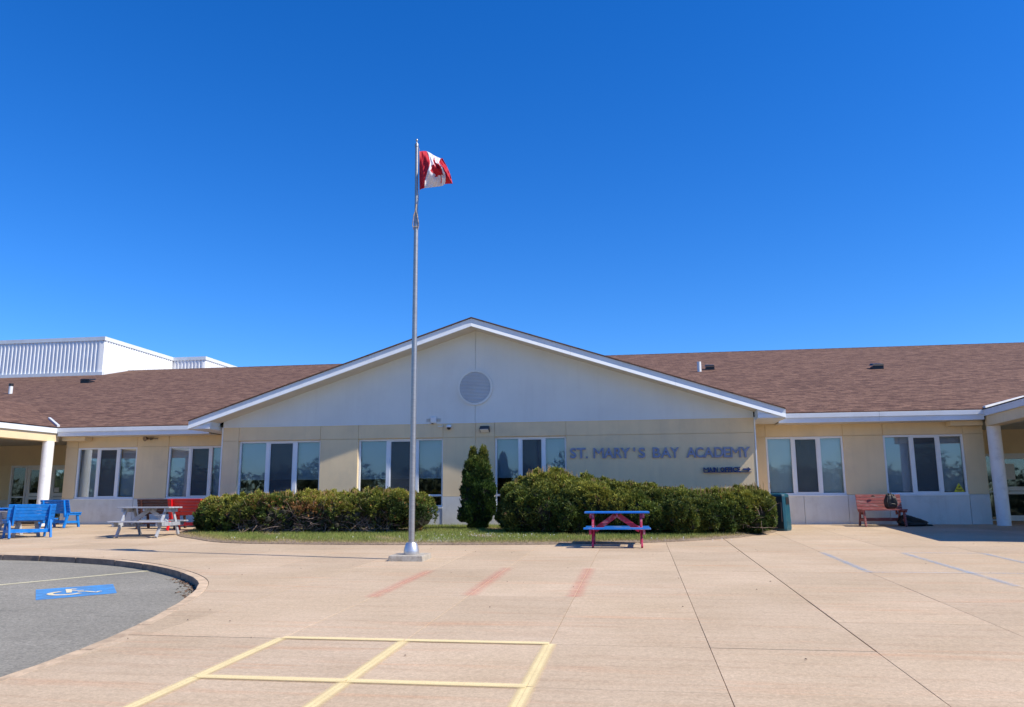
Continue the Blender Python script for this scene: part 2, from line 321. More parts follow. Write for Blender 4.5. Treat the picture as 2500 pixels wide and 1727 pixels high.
def arrays_mesh(name, verts, faces, material, tint=None, parent=None):
    me = bpy.data.meshes.new(name); nv = len(verts); nf, k = faces.shape
    me.vertices.add(nv); me.vertices.foreach_set('co', verts.astype(np.float32).ravel())
    me.loops.add(nf*k); me.loops.foreach_set('vertex_index', faces.astype(np.int32).ravel())
    me.polygons.add(nf); me.polygons.foreach_set('loop_start', np.arange(0, nf*k, k, dtype=np.int32)); me.polygons.foreach_set('loop_total', np.full(nf, k, dtype=np.int32))
    me.update(calc_edges=True); me.materials.append(material)
    if tint is not None:
        a = me.color_attributes.new('tint', 'FLOAT_COLOR', 'POINT'); c = np.ones((nv, 4), np.float32); c[:, :3] = tint; a.data.foreach_set('color', c.ravel())
    o = bpy.data.objects.new(name, me); COL.objects.link(o)
    if parent: o.parent = parent
    return o
# ================================================================== SETTING
def sheet(name, x0, x1, ys, off, m, nx=1):
    mb = MB()
    zf = lambda y: (gz(max(y, -30)) + off)
    for a, b in zip(ys[:-1], ys[1:]): mb.face([(x0, a, zf(a)), (x1, a, zf(a)), (x1, b, zf(b)), (x0, b, zf(b))])
    return tag(mb.build(name, m), kind='structure')
g = sheet('ground', -600, 600, [-600, -30, WY, 600], -.16, GROUND); g['label'] = 'rough grass ground reaching to the horizon'
g = sheet('parking_lot', -60, 40, [-50, -30, WY, WY+8], -.10, ASPH); g['label'] = 'worn grey asphalt parking area beside the plaza'
# curb curve (far side from left, round the tip, near side back to the left)
CURVE = [(-30, -8.0), (-13.5, -8.15), (-11.84, -8.32), (-10.97, -8.48), (-10.07, -8.72), (-9.15, -9.05), (-8.45, -9.42), (-7.7, -9.93), (-7.0, -10.53), (-6.45, -11.07), (-5.97, -11.66), (-5.62, -12.29), (-5.32, -13.0), (-5.08, -13.7), (-4.85, -14.5), (-4.66, -15.3), (-4.56, -15.9), (-4.50, -16.5), (-4.46, -17.2), (-4.5, -19), (-4.7, -21), (-5.2, -24), (-6, -28), (-30, -28)]
def smooth_curve(c, it=2):
    for _ in range(it):
        o = [c[0]]
        for a, b in zip(c[:-1], c[1:]): o += [(a[0]*.75+b[0]*.25, a[1]*.75+b[1]*.25), (a[0]*.25+b[0]*.75, a[1]*.25+b[1]*.75)]
        o.append(c[-1]); c = o
    return c
CV = smooth_curve(CURVE[:-1], 2) + [(-30, -28)]
def offset(c, d):
    out = []
    for i, p in enumerate(c):
        a = Vector(c[max(i-1, 0)]); b = Vector(c[min(i+1, len(c)-1)]); t = (b-a).normalized(); out.append((p[0]+t.y*-d*-1*-1, p[1]+t.x*d)) if False else out.append((p[0]-t.y*d, p[1]+t.x*d))
    return out
CVO = offset(CV[:-1], .13) + [(-30.2, -28)]
# plaza slabs
XJ = [-3.07-1.28*i for i in range(21, 0, -1)] + [-3.07, -1.985, -.76, .52, 1.77, 3.13, 4.45, 5.73] + [5.73+1.28*i for i in range(1, 12)]
YJ = [-25.1, -23.7, -22.3, -20.9, -19.5, -18.12, -16.73, -15.36, -14.1, -12.75, -11.4, -10.1, -8.65, -7.15, -5.75, -4.35, -2.95, -1.5, -.1, 1.25, 2.6, 4.0, 5.4]
def in_poly(x, y, P):
    c = False; j = len(P)-1
    for i in range(len(P)):
        if (P[i][1] > y) != (P[j][1] > y) and x < (P[j][0]-P[i][0])*(y-P[i][1])/(P[j][1]-P[i][1])+P[i][0]: c = not c
        j = i
    return c
LAWN = [(-12.1, 0), (-12.2, -1.0), (-11.9, -2.4), (-11.1, -3.7), (-10.17, -4.5), (-9.4, -5.25), (-8.66, -5.66), (-7.3, -5.86), (-5.5, -5.93), (-4.3, -5.90), (-2.97, -5.82), (-1.2, -5.6), (.3, -5.15), (1.3, -4.5), (2.08, -3.79), (2.6, -3.0), (3.2, -2.0), (3.35, -1.1), (3.1, 0)]
plaza = empty('plaza', (0, -8, 0)); tag(plaza, 'tan exposed aggregate concrete plaza laid in large slabs', kind='structure')
cut = MB(); cut.hexa([(x, y, -3) for x, y in CVO], [(x, y, 1) for x, y in CVO]); cut = cut.build('cutter', STONE)
cells = []
for i in range(len(XJ)-1):
    for j in range(len(YJ)-1):
        x0, x1, y0, y1 = XJ[i], XJ[i+1], YJ[j], YJ[j+1]
        cs = [in_poly(x, y, CVO) for x in (x0, (x0+x1)/2, x1) for y in (y0, (y0+y1)/2, y1)]
        if all(cs): continue
        ls = [in_poly(x, y, LAWN) for x in (x0, (x0+x1)/2, x1) for y in (y0, (y0+y1)/2, y1)]
        if all(ls): continue
        if x0 < -30 and y0 < -8: continue
        if y0 > -.2 and x1 > -12.05 and x0 < 3.0: continue
        if y0 > 1.2 and -18 < x0 and x1 < 9.2: continue
        c = proj(((x0+x1)/2, (y0+y1)/2, gz((y0+y1)/2))); vis = c[2] > .5 and -80 < c[0] < 2580 and 1200 < c[1] < 1850
        cells.append((not vis, c[2], x0, x1, y0, y1, any(cs)))
cells.sort(); rest = MB()
for k, (nv, d, x0, x1, y0, y1, cutit) in enumerate(cells):
    hg = .0022
    gl = .0065 if abs(x0-1.77) < .01 and y0 > -15.4 else hg; gr = .0065 if abs(x1-1.77) < .01 and y0 > -15.4 else hg
    gb = .0065 if abs(y0+15.36) < .01 and x1 < 1.8 else hg; gt = .0065 if abs(y1+15.36) < .01 and x1 < 1.8 else hg
    a, b, c, dd = x0+gl, x1-gr, y0+gb, y1-gt
    if y1 > 1.3: c = y0; dd = y1
    jz = random.uniform(-.0010, .0010)
    B = [(a, c), (b, c), (b, dd), (a, dd)]
    mb = rest if (k >= 285 or nv) and not cutit else MB()
    bt = [(x, y, gz(y)-.155) for x, y in B]; tp = [(x, y, gz(y)+jz) for x, y in B]
    mb.hexa(bt, tp)
    if mb is not rest:
        if cutit:
            o = mb.build('slab', SLAB); md = o.modifiers.new('b', 'BOOLEAN'); md.operation = 'DIFFERENCE'; md.object = cut; md.solver = 'EXACT'
            dg = bpy.context.evaluated_depsgraph_get(); me = bpy.data.meshes.new_from_object(o.evaluated_get(dg)); o.modifiers.clear(); o.data = me
            if len(me.polygons) == 0: bpy.data.objects.remove(o); continue
        else: o = mb.build('slab', SLAB, bevel=.0025)
        keep(o, plaza)
if rest.f:
    o = keep(rest.build('slab_field', SLAB), plaza); o['kind'] = 'stuff'
bpy.data.objects.remove(cut)
# curb stones
curb = empty('curb', (-6, -11, -.4)); tag(curb, 'curved curb of weathered tan concrete blocks round the parking area', kind='structure')
def poly_len(c):
    L = [0]
    for a, b in zip(c[:-1], c[1:]): L.append(L[-1]+math.dist(a, b))
    return L
cl = CV[:-1]; LL = poly_len(cl)
def at_len(s):
    for i in range(len(LL)-1):
        if LL[i+1] >= s: break
    t = (s-LL[i])/(LL[i+1]-LL[i]); a, b = Vector(cl[i]), Vector(cl[i+1]); d = (b-a).normalized(); return a.lerp(b, t), Vector((-d.y, d.x))
s = 8.0
while s < LL[-1]-1:
    ln = random.uniform(.75, 1.15); n = 5; A, Bp = [], []
    jt = random.uniform(-.004, .004)
    for q in range(n+1):
        p, nn = at_len(s+.008+(ln-.016)*q/n); w = random.uniform(-.006, .006); A.append(p+nn*w); Bp.append(p+nn*.126)
    mb = MB()
    for q in range(n):
        P4 = [A[q], A[q+1], Bp[q+1], Bp[q]]
        mb.hexa([(v.x, v.y, gz(v.y)-.16) for v in P4], [(v.x, v.y, gz(v.y)-.002+jt) for v in P4])
    bmx = mb.build('curb_stone', STONE); b2 = bmesh.new(); b2.from_mesh(bmx.data); bmesh.ops.remove_doubles(b2, verts=b2.verts, dist=.0005)
    kill = [f for f in b2.faces if len(f.verts) == 4 and all(len(e.link_faces) > 2 for e in f.edges)]; bmesh.ops.delete(b2, geom=kill, context='FACES_ONLY')
    b2.to_mesh(bmx.data); b2.free(); bv = bmx.modifiers.new('bevel', 'BEVEL'); bv.width = .007; bv.segments = 2; bv.limit_method = 'ANGLE'; bv.angle_limit = R(50); bmx.data.materials.append(CURB_SHADE); [setattr(f, 'material_index', 1) for f in bmx.data.polygons if abs(f.normal.z) < .5]; keep(bmx, curb); s += ln
# painted strokes: pairs of strips either side of a joint
def stroke(p, q, w, m, parent, off=.004, both=True, n=12, jit=.0, z=0, gap=.004):
    p, q = Vector(p), Vector(q); d = (q-p); L = d.length; d /= L; nn = Vector((-d.y, d.x)); mb = MB()
    for sd in ((1, -1) if both else (1,)):
        for i in range(n):
            a = p+d*L*i/n; b = p+d*L*(i+1)/n
            for (t0, t1) in ((0, 1),):
                pts = [a+nn*sd*gap, b+nn*sd*gap, b+nn*sd*w, a+nn*sd*w]
                mb.face([(v.x, v.y, gz(v.y)+off+z) for v in pts], uv=[(i/n, 1), ((i+1)/n, 1), ((i+1)/n, 0), (i/n, 0)])
    return keep(mb.build('painted_line', m), parent)
Y1, Y2 = -15.36, -16.73
for x, yb in ((-3.07, -21), (-1.985, -21), (-.76, -21)):
    for a, b in ((Y1, Y2), (Y2, -18.12), (-18.12, yb)): stroke((x, a-.005), (x, b+.005), .066, YPAINT, plaza, .005, gap=.0008)
for a, b in ((-3.07, -1.985), (-1.985, -.76)):
    for yy in (Y1, Y2): stroke((a+.005, yy), (b-.005, yy), .066, YPAINT, plaza, .009, gap=.0008)
for x, a, b in ((-3.07, -10.3, -13.0), (-1.985, -9.9, -12.75), (-.76, -9.9, -12.75)): stroke((x, a), (x, b), .12, RPAINT, plaza, .005)
for x, a, b in ((3.13, -7.15, -10.1), (4.45, -7.15, -11.4), (5.73, -7.15, -10.1)): stroke((x, a), (x, b), .075, BPAINT, plaza, .005)
for y, a, b in ((-7.15, 4.45, 5.73), (-10.1, 3.13, 4.45), (-10.1, 4.45, 5.73)): stroke((a, y), (b, y), .05, BPAINT, plaza, .009)
park = bpy.data.objects['parking_lot']
pa, pb = onG(0, 1429, -.1), onG(364, 1394.5, -.1); pa2 = pa+(pa-pb)*1.0
stroke((pa2.x, pa2.y), (pb.x, pb.y), .05, APAINT, park, .004, z=-.1)
# blue accessible-parking square with cream wheelchair symbol
tl, tr, br_, bl = [onG(x, y, -.1) for x, y in ((87.5, 1440.5), (276, 1427), (285.5, 1449), (87, 1466.5))]
mb = MB(); lift = Vector((0, 0, .004)); mb.face([p+lift for p in (bl, br_, tr, tl)], uv=[(0, 1)]*4); isa = keep(mb.build('accessible_parking_marking', ISAB), park)
def sym(pts):
    mb = MB(); mb.face([onG(x/4.433, 1320+y/4.433, -.1)+Vector((0, 0, .008)) for x, y in pts], uv=[(0, 1)]*len(pts)); return keep(mb.build('wheelchair_symbol', ISAW), park)
def ribbon(pts, w, dz=.008):
    mb = MB(); P = [onG(x/4.433, 1320+y/4.433, -.1) for x, y in pts]; P = [Vector((p.x, p.y)) for p in P]
    Ls, Rs = [], []
    for i, p in enumerate(P):
        d = (P[min(i+1, len(P)-1)]-P[max(i-1, 0)]).normalized(); nn = Vector((-d.y, d.x))*w/2; Ls.append(p+nn); Rs.append(p-nn)
    for i in range(len(P)-1):
        mb.face([(v.x, v.y, gz(v.y)-.1+dz) for v in (Rs[i], Rs[i+1], Ls[i+1], Ls[i])], uv=[(0, 1)]*4)
    return keep(mb.build('wheelchair_symbol', ISAW), park)
sym([(708, 533), (775, 531), (778, 568), (718, 572)])
ribbon([(655, 560), (600, 567), (552, 576), (535, 585), (560, 594), (630, 596), (720, 593), (800, 585), (865, 574)], .075)
ribbon([(760, 532), (825, 533)], .06, .0085); ribbon([(770, 551), (840, 549), (905, 545)], .055, .009); ribbon([(840, 562), (930, 556), (1000, 562), (1045, 566), (1070, 556), (1100, 554)], .05, .0095)
# lawn bed
lawn = MB(); P = smooth_curve(LAWN, 2)
cxy = (-4.5, -2.5)
top = [(x, y, gz(y)+.012) for x, y in P]; inn = [(cxy[0]+(x-cxy[0])*.965, cxy[1]+(y-cxy[1])*.93, gz(cxy[1]+(y-cxy[1])*.93)+.035) for x, y in P]
n = len(P)
for i in range(n):
    j = (i+1) % n; lawn.face([top[i], top[j], inn[j], inn[i]]); lawn.face([(top[i][0], top[i][1], top[i][2]-.1), (top[j][0], top[j][1], top[j][2]-.1), top[j], top[i]])
    lawn.face([inn[i], inn[j], (cxy[0], cxy[1], gz(cxy[1])+.04)])
lo = tag(lawn.build('lawn_bed', SOIL), 'bare brown soil bed in front of the gable wall', kind='structure')
def edge_dist(x, y):
    d = np.full(len(x), 9.0)
    for a, b in zip(P, P[1:]+P[:1]):
        ax, ay = a; bx, by = b; dx, dy = bx-ax, by-ay; l2 = dx*dx+dy*dy
        if l2 < 1e-9: continue
        if ay > -.05 and by > -.05: continue
        t = np.clip(((x-ax)*dx+(y-ay)*dy)/l2, 0, 1); d = np.minimum(d, np.hypot(x-ax-t*dx, y-ay-t*dy))
    return d
def lawn_blades():
    N = 150000; x = rng.uniform(-12.2, 3.4, N); y = rng.uniform(-5.95, 0, N)
    Pa = np.array(P); inside = np.zeros(N, bool); j = len(Pa)-1
    for i in range(len(Pa)):
        c = (Pa[i, 1] > y) != (Pa[j, 1] > y)
        with np.errstate(all='ignore'):
            xx = (Pa[j, 0]-Pa[i, 0])*(y-Pa[i, 1])/(Pa[j, 1]-Pa[i, 1]+1e-12)+Pa[i, 0]
        inside ^= c & (x < xx); j = i
    x, y = x[inside], y[inside]; d = edge_dist(x, y)
    patch = np.sin(x*1.7+1.3)*np.cos(y*2.3+x*.9)+.5*np.sin(x*5.1+y*3)
    keepm = rng.random(len(x)) < np.clip((d-.05)/.28, .04, 1)*np.where(patch > .95, .35, 1)
    hedge = ((y > -3.0) & (y < -1.2)) & (((x > -11) & (x < -5.3)) | ((x > -3.2) & (x < 3)))
    keepm &= ~(hedge & (rng.random(len(x)) < .8)); x, y, d, patch = x[keepm], y[keepm], d[keepm], patch[keepm]
    n = len(x); z = SLOPE*(y-WY)+.02+np.clip(d*.05, 0, .015); h = rng.uniform(.025, .075, n)*np.clip(.5+d, .5, 1.1); a = rng.uniform(0, 2*np.pi, n); w = rng.uniform(.003, .006, n)
    lx, ly = rng.normal(0, .4, n)*h, rng.normal(0, .4, n)*h
    V = np.empty((n, 3, 3)); V[:, 0] = np.stack([x-np.cos(a)*w, y-np.sin(a)*w, z], 1); V[:, 1] = np.stack([x+np.cos(a)*w, y+np.sin(a)*w, z], 1); V[:, 2] = np.stack([x+lx, y+ly, z+h], 1)
    dry = np.clip((.7-d)/.6, 0, 1)*.8+rng.random(n)*.5+np.clip(patch-.5, 0, 1)*.5; dry = np.clip(dry, 0, 1)[:, None]
    gcol = np.array([.19, .29, .045])*(1-dry)+np.array([.44, .36, .15])*dry; gcol = gcol*rng.uniform(.7, 1.3, (n, 1))
    o = arrays_mesh('grass', V.reshape(-1, 3), np.arange(n*3).reshape(-1, 3), GRASSM, np.repeat(gcol, 3, 0)); tag(o, 'short green grass with dry brown edge in front of the hedges', 'grass', kind='stuff')
    # small white daisies
    m = 90; fx = np.concatenate([rng.normal(-3.6, .55, 50), rng.uniform(-9, 2, 40)]); fy = np.concatenate([rng.normal(-4.0, .35, 50), rng.uniform(-5.3, -3.6, 40)]); mb = MB()
    for q in range(m):
        c = Vector((fx[q], fy[q], gz(fy[q])+.075)); r = random.uniform(.007, .012)
        mb.hexa([c+Vector((math.cos(t)*r, math.sin(t)*r, 0)) for t in (0, 1.57, 3.14, 4.71)], [c+Vector((math.cos(t)*r*.5, math.sin(t)*r*.5, r)) for t in (0, 1.57, 3.14, 4.71)])
        mb.bar(c-Vector((0, 0, .05)), c, .003, .003)
    tag(mb.build('daisies', PLASTIC), 'tiny white daisies scattered in the grass', 'flowers', kind='stuff')
lawn_blades()
# ================================================================== SCHOOL BUILDING
B = empty('school_building', (-4.5, 0, 0), label='long single storey beige school with central white gable and brown shingle roof', cat='building')
def part(mb, name, m, parent=None, **k):
    o = mb.build(name, m, **k); p = parent or B
    o.parent = p
    o.matrix_parent_inverse = Matrix.Translation(B.location).inverted() if p is B else Matrix.Identity(4)
    return o
def panel(x0, x1, z0, z1, Y, m, name='wall_panel', proud=0.0, gap=.006):
    mb = MB(); mb.box((x0+gap, Y-proud, z0+gap), (x1-gap, Y+.02, z1-gap)); mb.box((x0, Y+.02, z0), (x1, Y+.2, z1)); return part(mb, name, m, bevel=.002)
def XY(px, py, Y): return atY(px, py, Y).x
ZD, ZH = .795, 2.43; ZDW, ZHW = .788, 2.40
GX0, GX1 = -12.09, 3.10
g1a, g1b = XY(582.7, 1079, 0), XY(782.2, 1076, 0); g2a, g2b = XY(874.7, 1072.7, 0), XY(1081.5, 1068.9, 0); g3a, g3b = XY(1207.5, 1065, 0), XY(1382, 1063.6, 0); gm = XY(1161.5, 1045, 0)
ZB = .50
cols = [(GX0, g1a, 0), (g1a, g1b, 1), (g1b, g2a, 0), (g2a, g2b, 1), (g2b, gm, 0), (gm, g3a, 0), (g3a, g3b, 1), (g3b, GX1, 0)]
for a, b, win in cols:
    panel(a, b, ZH, 2.84, 0, BEIGE)
    if win: panel(a, b, -.3, ZB, 0, DADO, 'base_panel', .004)
    else: panel(a, b, ZD+.002, ZH, 0, BEIGE); panel(a, b, -.3, ZD, 0, DADO, 'base_panel', .022)
# upper gable triangle in two panels around the centre joint
PKX, PKZ = -4.49, 5.72; TL_, TR_ = -12.85, 3.83; EZ = 2.985
def rake_z(x): return PKZ-(PKZ-EZ)*((PKX-x)/(PKX-TL_) if x < PKX else (x-PKX)/(TR_-PKX))
for a, b in ((GX0, PKX), (PKX, GX1)):
    for g_, y0, y1 in ((.006, -.004, .02), (0, .02, .2)):
        pass
    mb = MB()
    for g_, y0, y1 in ((.006, -.004, .02), (0, .02, .2)):
        x0, x1 = a+g_, b-g_; pts = [(x0, 2.84+g_), (x1, 2.84+g_), (x1, rake_z(x1)-.16), (x0, rake_z(x0)-.16)]
        mb.hexa([(x, y1, z) for x, z in pts], [(x, y0, z) for x, z in pts])
    part(mb, 'gable_panel', UPPER)
mb = MB().box((GX0, -.012, 2.832), (GX1, .01, 2.848)); part(mb, 'band_trim', TRIM)
# corner trims of the projecting gable block
for x in (GX0-.02, GX1): 
    mb = MB().box((x, -.012, -.25), (x+.035, .2, 2.84)); part(mb, 'corner_trim', VINYL)
for x in (GX0, GX1-.19): part(MB().box((x, .21, -.3), (x+.19, WY, 2.84)), 'side_wall', BEIGE)
# wings
WLx0, WRx1 = -18.13, 9.25
l1a, l1b = XY(191, 1094, WY), XY(335.5, 1092, WY); l2a = XY(412.3, 1090, WY); l2b = l2a+(l1b-l1a)
r1a, r1b = XY(1868.5, 1066.7, WY), XY(2057, 1064.7, WY); r2a, r2b = XY(2155, 1062.4, WY), XY(2350.5, 1060.5, WY)
def wing(cols, djs):
    for a, b, win in cols:
        panel(a, b, ZHW, 2.78, WY, BEIGE)
        if not win: panel(a, b, ZDW+.002, ZHW, WY, BEIGE)
    for a, b in zip(djs[:-1], djs[1:]): panel(a, b, -.3, ZDW, WY, DADO, 'base_panel', .01)
wing([(WLx0, l1a, 0), (l1a, l1b, 1), (l1b, l2a, 0), (l2a, l2b, 1), (l2b, GX0+.3, 0)], [WLx0, l1a-.3, l1b, l2a, GX0+.3])
wing([(GX1-.3, r1a, 0), (r1a, r1b, 1), (r1b, r2a, 0), (r2a, r2b, 1), (r2b, WRx1, 0)], [GX1-.3, XY(1965, 1250, WY), XY(2073, 1250, WY), XY(2173, 1250, WY), XY(2371, 1250, WY), WRx1])
# interiors
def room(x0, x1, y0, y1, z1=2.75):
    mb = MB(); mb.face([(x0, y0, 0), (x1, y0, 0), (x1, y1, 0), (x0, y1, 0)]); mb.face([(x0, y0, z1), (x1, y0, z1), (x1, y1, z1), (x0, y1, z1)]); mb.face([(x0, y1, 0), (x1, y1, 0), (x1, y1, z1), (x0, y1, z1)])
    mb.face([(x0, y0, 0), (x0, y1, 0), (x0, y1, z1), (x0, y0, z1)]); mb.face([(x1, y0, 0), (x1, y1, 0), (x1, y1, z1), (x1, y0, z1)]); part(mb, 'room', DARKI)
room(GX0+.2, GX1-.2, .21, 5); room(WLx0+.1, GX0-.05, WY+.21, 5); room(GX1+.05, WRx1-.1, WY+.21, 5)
def window(xa, xb, za, zb, Y, low=False, blind=1.0, rec=.07, sticker=False, curtain=False, bm_=None):
    w = xb-xa; fr = .052; yf = Y+rec; W0 = MB()
    c = [xa+w*.327, xa+w*.372, xa+w*.663, xa+w*.71]   # mullions
    zt, zb_ = zb-fr, za+fr
    zr = .86 if low else None
    W0.box((xa, yf, za), (xa+fr, yf+.09, zb)); W0.box((xb-fr, yf, za), (xb, yf+.09, zb)); W0.box((xa+fr, yf, zt), (xb-fr, yf+.09, zb)); W0.box((xa+fr, yf, za), (xb-fr, yf+.09, zb_))
    for i in (0, 2): W0.box((c[i], yf, zb_), (c[i+1], yf+.09, zt))
    bays = [(xa+fr, c[0]), (c[1], c[2]), (c[3], xb-fr)]
    if low:
        for a, b in bays: W0.box((a, yf, .80), (b, yf+.09, .855))
    win = part(W0, 'window', VINYL, bevel=.004)
    def sub(mb, n, m, **k): return part(mb, n, m, win, **k)
    sill = MB().box((xa-.01, Y-.03, za-.035), (xb+.01, yf-.001, za-.001)); sub(sill, 'sill', VINYL)
    for i, (a, b) in enumerate(bays):
        for (p0, p1) in (((zb_, .80), (.855, zt)) if low else ((zb_, zt),)):
            sub(MB().box((a, yf+.045, p0), (b, yf+.051, p1)), 'pane', GLASS)
        if i == 1:
            p0 = .855 if low else zb_
            q = MB(); e = .026; q.box((a+.002, yf+.012, p0+.002), (a+e, yf+.04, zt-.002)); q.box((b-e, yf+.012, p0+.002), (b-.002, yf+.04, zt-.002)); q.box((a+e, yf+.012, zt-e), (b-e, yf+.04, zt-.002)); q.box((a+e, yf+.012, p0+.002), (b-e, yf+.04, p0+e)); sub(q, 'sash', VINYL)
            s_ = MB(); s_.face([(a+e, yf+.02, p0+e), (b-e, yf+.02, p0+e), (b-e, yf+.02, zt-e), (a+e, yf+.02, zt-e)]); sub(s_, 'insect_screen', SCREEN)
    zbl = zb_ + .01 if blind >= 1 else zb-(zb-za)*blind
    for i, (a, b) in enumerate(bays):
        bl = MB(); dy = .15+.006*i; jz = random.uniform(-.012, .012)
        bl.box((a-.02, yf+dy, zbl+jz), (b+.02, yf+dy+.003, zt+.03)); sub(bl, 'blind', bm_ or BLIND)
        if blind < 1: sub(MB().box((a-.02, yf+dy-.004, zbl+jz-.02), (b+.02, yf+dy+.008, zbl+jz)), 'blind_rail', PLASTIC)
    if curtain:
        cu = MB()
        for q in range(7):
            x = xa+fr+.03+q*.035; cu.tube([(x, yf+.11, zb_), (x+.02, yf+.11, za+.8), (x+.10, yf+.11, zt)], .02, 6)
        sub(cu, 'curtain', PAPER)
    if sticker:
        x1 = xb-fr-.02; x0 = x1-.27; y = yf+.042; z0 = zb_+.01
        t = MB(); t.hexa([(x0, y, z0), (x1, y, z0), ((x0+x1)/2, y, z0+.235)], [(x0, y-.002, z0), (x1, y-.002, z0), ((x0+x1)/2, y-.002, z0+.235)]); sub(t, 'warning_sticker', YELS)
        t = MB(); mxx = (x0+x1)/2
        for (a, b, c_, d) in ((-.085, .085, .055, .075), (-.065, .065, .022, .036), (-.018, .025, .11, .14), (.01, .04, .135, .15)): t.box((mxx+a, y-.004, z0+c_), (mxx+b, y-.0025, z0+d))
        sub(t, 'sticker_print', BLACK)
    return win
window(l1a, l1b, ZDW+.005, ZHW-.004, WY, curtain=True, rec=.03); window(l2a, l2b, ZDW+.005, ZHW-.004, WY, rec=.03)
window(r1a, r1b, ZDW+.005, ZHW-.004, WY, rec=.03, bm_=BLINDP); window(r2a, r2b, ZDW+.005, ZHW-.004, WY, sticker=True, rec=.03)
for a, b in ((g1a, g1b), (g2a, g2b), (g3a, g3b)): window(a, b, ZB+.005, ZH-.004, 0, low=True, blind=.575, rec=.085)
# round louvred gable vent
vc = Vector((-4.49, 0, 3.84)); vr = .490; mb = MB(); nseg = 48
for i in range(nseg):
    a, b = 2*math.pi*i/nseg, 2*math.pi*(i+1)/nseg
    q = [(vc.x+math.cos(t)*r, y, vc.z+math.sin(t)*r) for t, r, y in ((a, vr-.045, -.05), (b, vr-.045, -.05), (b, vr+.02, -.05), (a, vr+.02, -.05))]; k = [(x, -.003, z) for x, y, z in q]; mb.hexa(k, q)
vent = part(mb, 'round_vent', UPPER)
mb = MB(); mb.hexa([(vc.x+math.cos(t)*(vr-.04), -.006, vc.z+math.sin(t)*(vr-.04)) for t in [2*math.pi*i/32 for i in range(32)]], [(vc.x+math.cos(t)*(vr-.04), -.010, vc.z+math.sin(t)*(vr-.04)) for t in [2*math.pi*i/32 for i in range(32)]]); part(mb, 'vent_back', mat('vent_shadow_board', (.5, .51, .51), .9), vent)
mb = MB()
for i in range(23):
    z = vc.z-vr+.045+i*(2*vr-.09)/22; h = math.sqrt(max((vr-.04)**2-(z-vc.z)**2, 0))
    if h > .05: mb.hexa([(vc.x-h, -.014, z+.012), (vc.x+h, -.014, z+.012), (vc.x+h, -.044, z-.012), (vc.x-h, -.044, z-.012)], [(vc.x-h, -.014, z+.018), (vc.x+h, -.014, z+.018), (vc.x+h, -.044, z-.005), (vc.x-h, -.044, z-.005)])
o = part(mb, 'louvre_slats', TRIM, vent); o['kind'] = 'stuff'
# ---- roofs
RS = .262; EY = .60; EZM = 2.985; RY = 21.5; RZ = EZM+RS*(RY-EY)
def slope_face(mb, pts, u, v):      # uv in metres along u (eave) and v (up slope)
    u, v = Vector(u).normalized(), Vector(v).normalized(); mb.face(pts, uv=[(Vector(p).dot(u), Vector(p).dot(v)) for p in pts])
th = .03
rf = MB(); X0, X1 = -62, 42
up = Vector((0, 1, RS)); slope_face(rf, [(X0, EY-.03, EZM+.02), (X1, EY-.03, EZM+.02), (X1, RY, RZ+.03), (X0, RY, RZ+.03)], (1, 0, 0), up)
slope_face(rf, [(X1, RY, RZ+.03), (X1, 2*RY-EY, EZM), (X0, 2*RY-EY, EZM), (X0, RY, RZ+.03)], (1, 0, 0), up)
rf.face([(X0, EY-.03, EZM+.02), (X1, EY-.03, EZM+.02), (X1, EY-.03, EZM-.005), (X0, EY-.03, EZM-.005)]); rf.face([(X1, EY, EZM), (X1, RY, RZ), (X1, 2*RY-EY, EZM)]); rf.face([(X0, EY, EZM), (X0, RY, RZ), (X0, 2*RY-EY, EZM)])
roof = part(rf, 'roof', SHINGLE)
mb = MB()
for x in np.arange(X0+.2, X1, .34):
    h = .03; mb.hexa([(x, RY-.13, RZ-.01), (x+.33, RY-.13, RZ-.01), (x+.33, RY+.13, RZ-.01), (x, RY+.13, RZ-.01)], [(x, RY-.1, RZ+.035), (x+.33, RY-.1, RZ+.03), (x+.33, RY+.1, RZ+.03), (x, RY+.1, RZ+.035)])
o = part(mb, 'ridge_caps', mat('ridge_cap_shingle', (.10, .06, .05), .9, var=.3, vscale=2), roof); o['kind'] = 'stuff'
# gable roof
gb = MB(); GY = -.64; backY = EY+(PKZ-EZM)/RS
for (xe, sgn) in ((TL_, -1), (TR_, 1)):
    up = Vector((PKX-xe, 0, PKZ-EZ)); pts = [(xe, GY, EZ+.025), (PKX, GY, PKZ+.03), (PKX, backY, PKZ+.03), (xe, EY+.02, EZ+.025)]
    slope_face(gb, pts, (0, 1, 0), up); gb.face([(xe, GY, EZ+.025), (PKX, GY, PKZ+.03), (PKX, GY, PKZ+.0), (xe, GY, EZ-.005)]); gb.face([(xe, GY, EZ+.025), (xe, GY, EZ-.005), (xe, EY, EZ-.005), (xe, EY, EZ+.025)])
    gb.face([(xe, GY, EZ-.005), (PKX, GY, PKZ), (PKX, backY, PKZ), (xe, EY+.02, EZ-.005)])
part(gb, 'gable_roof', SHINGLE)
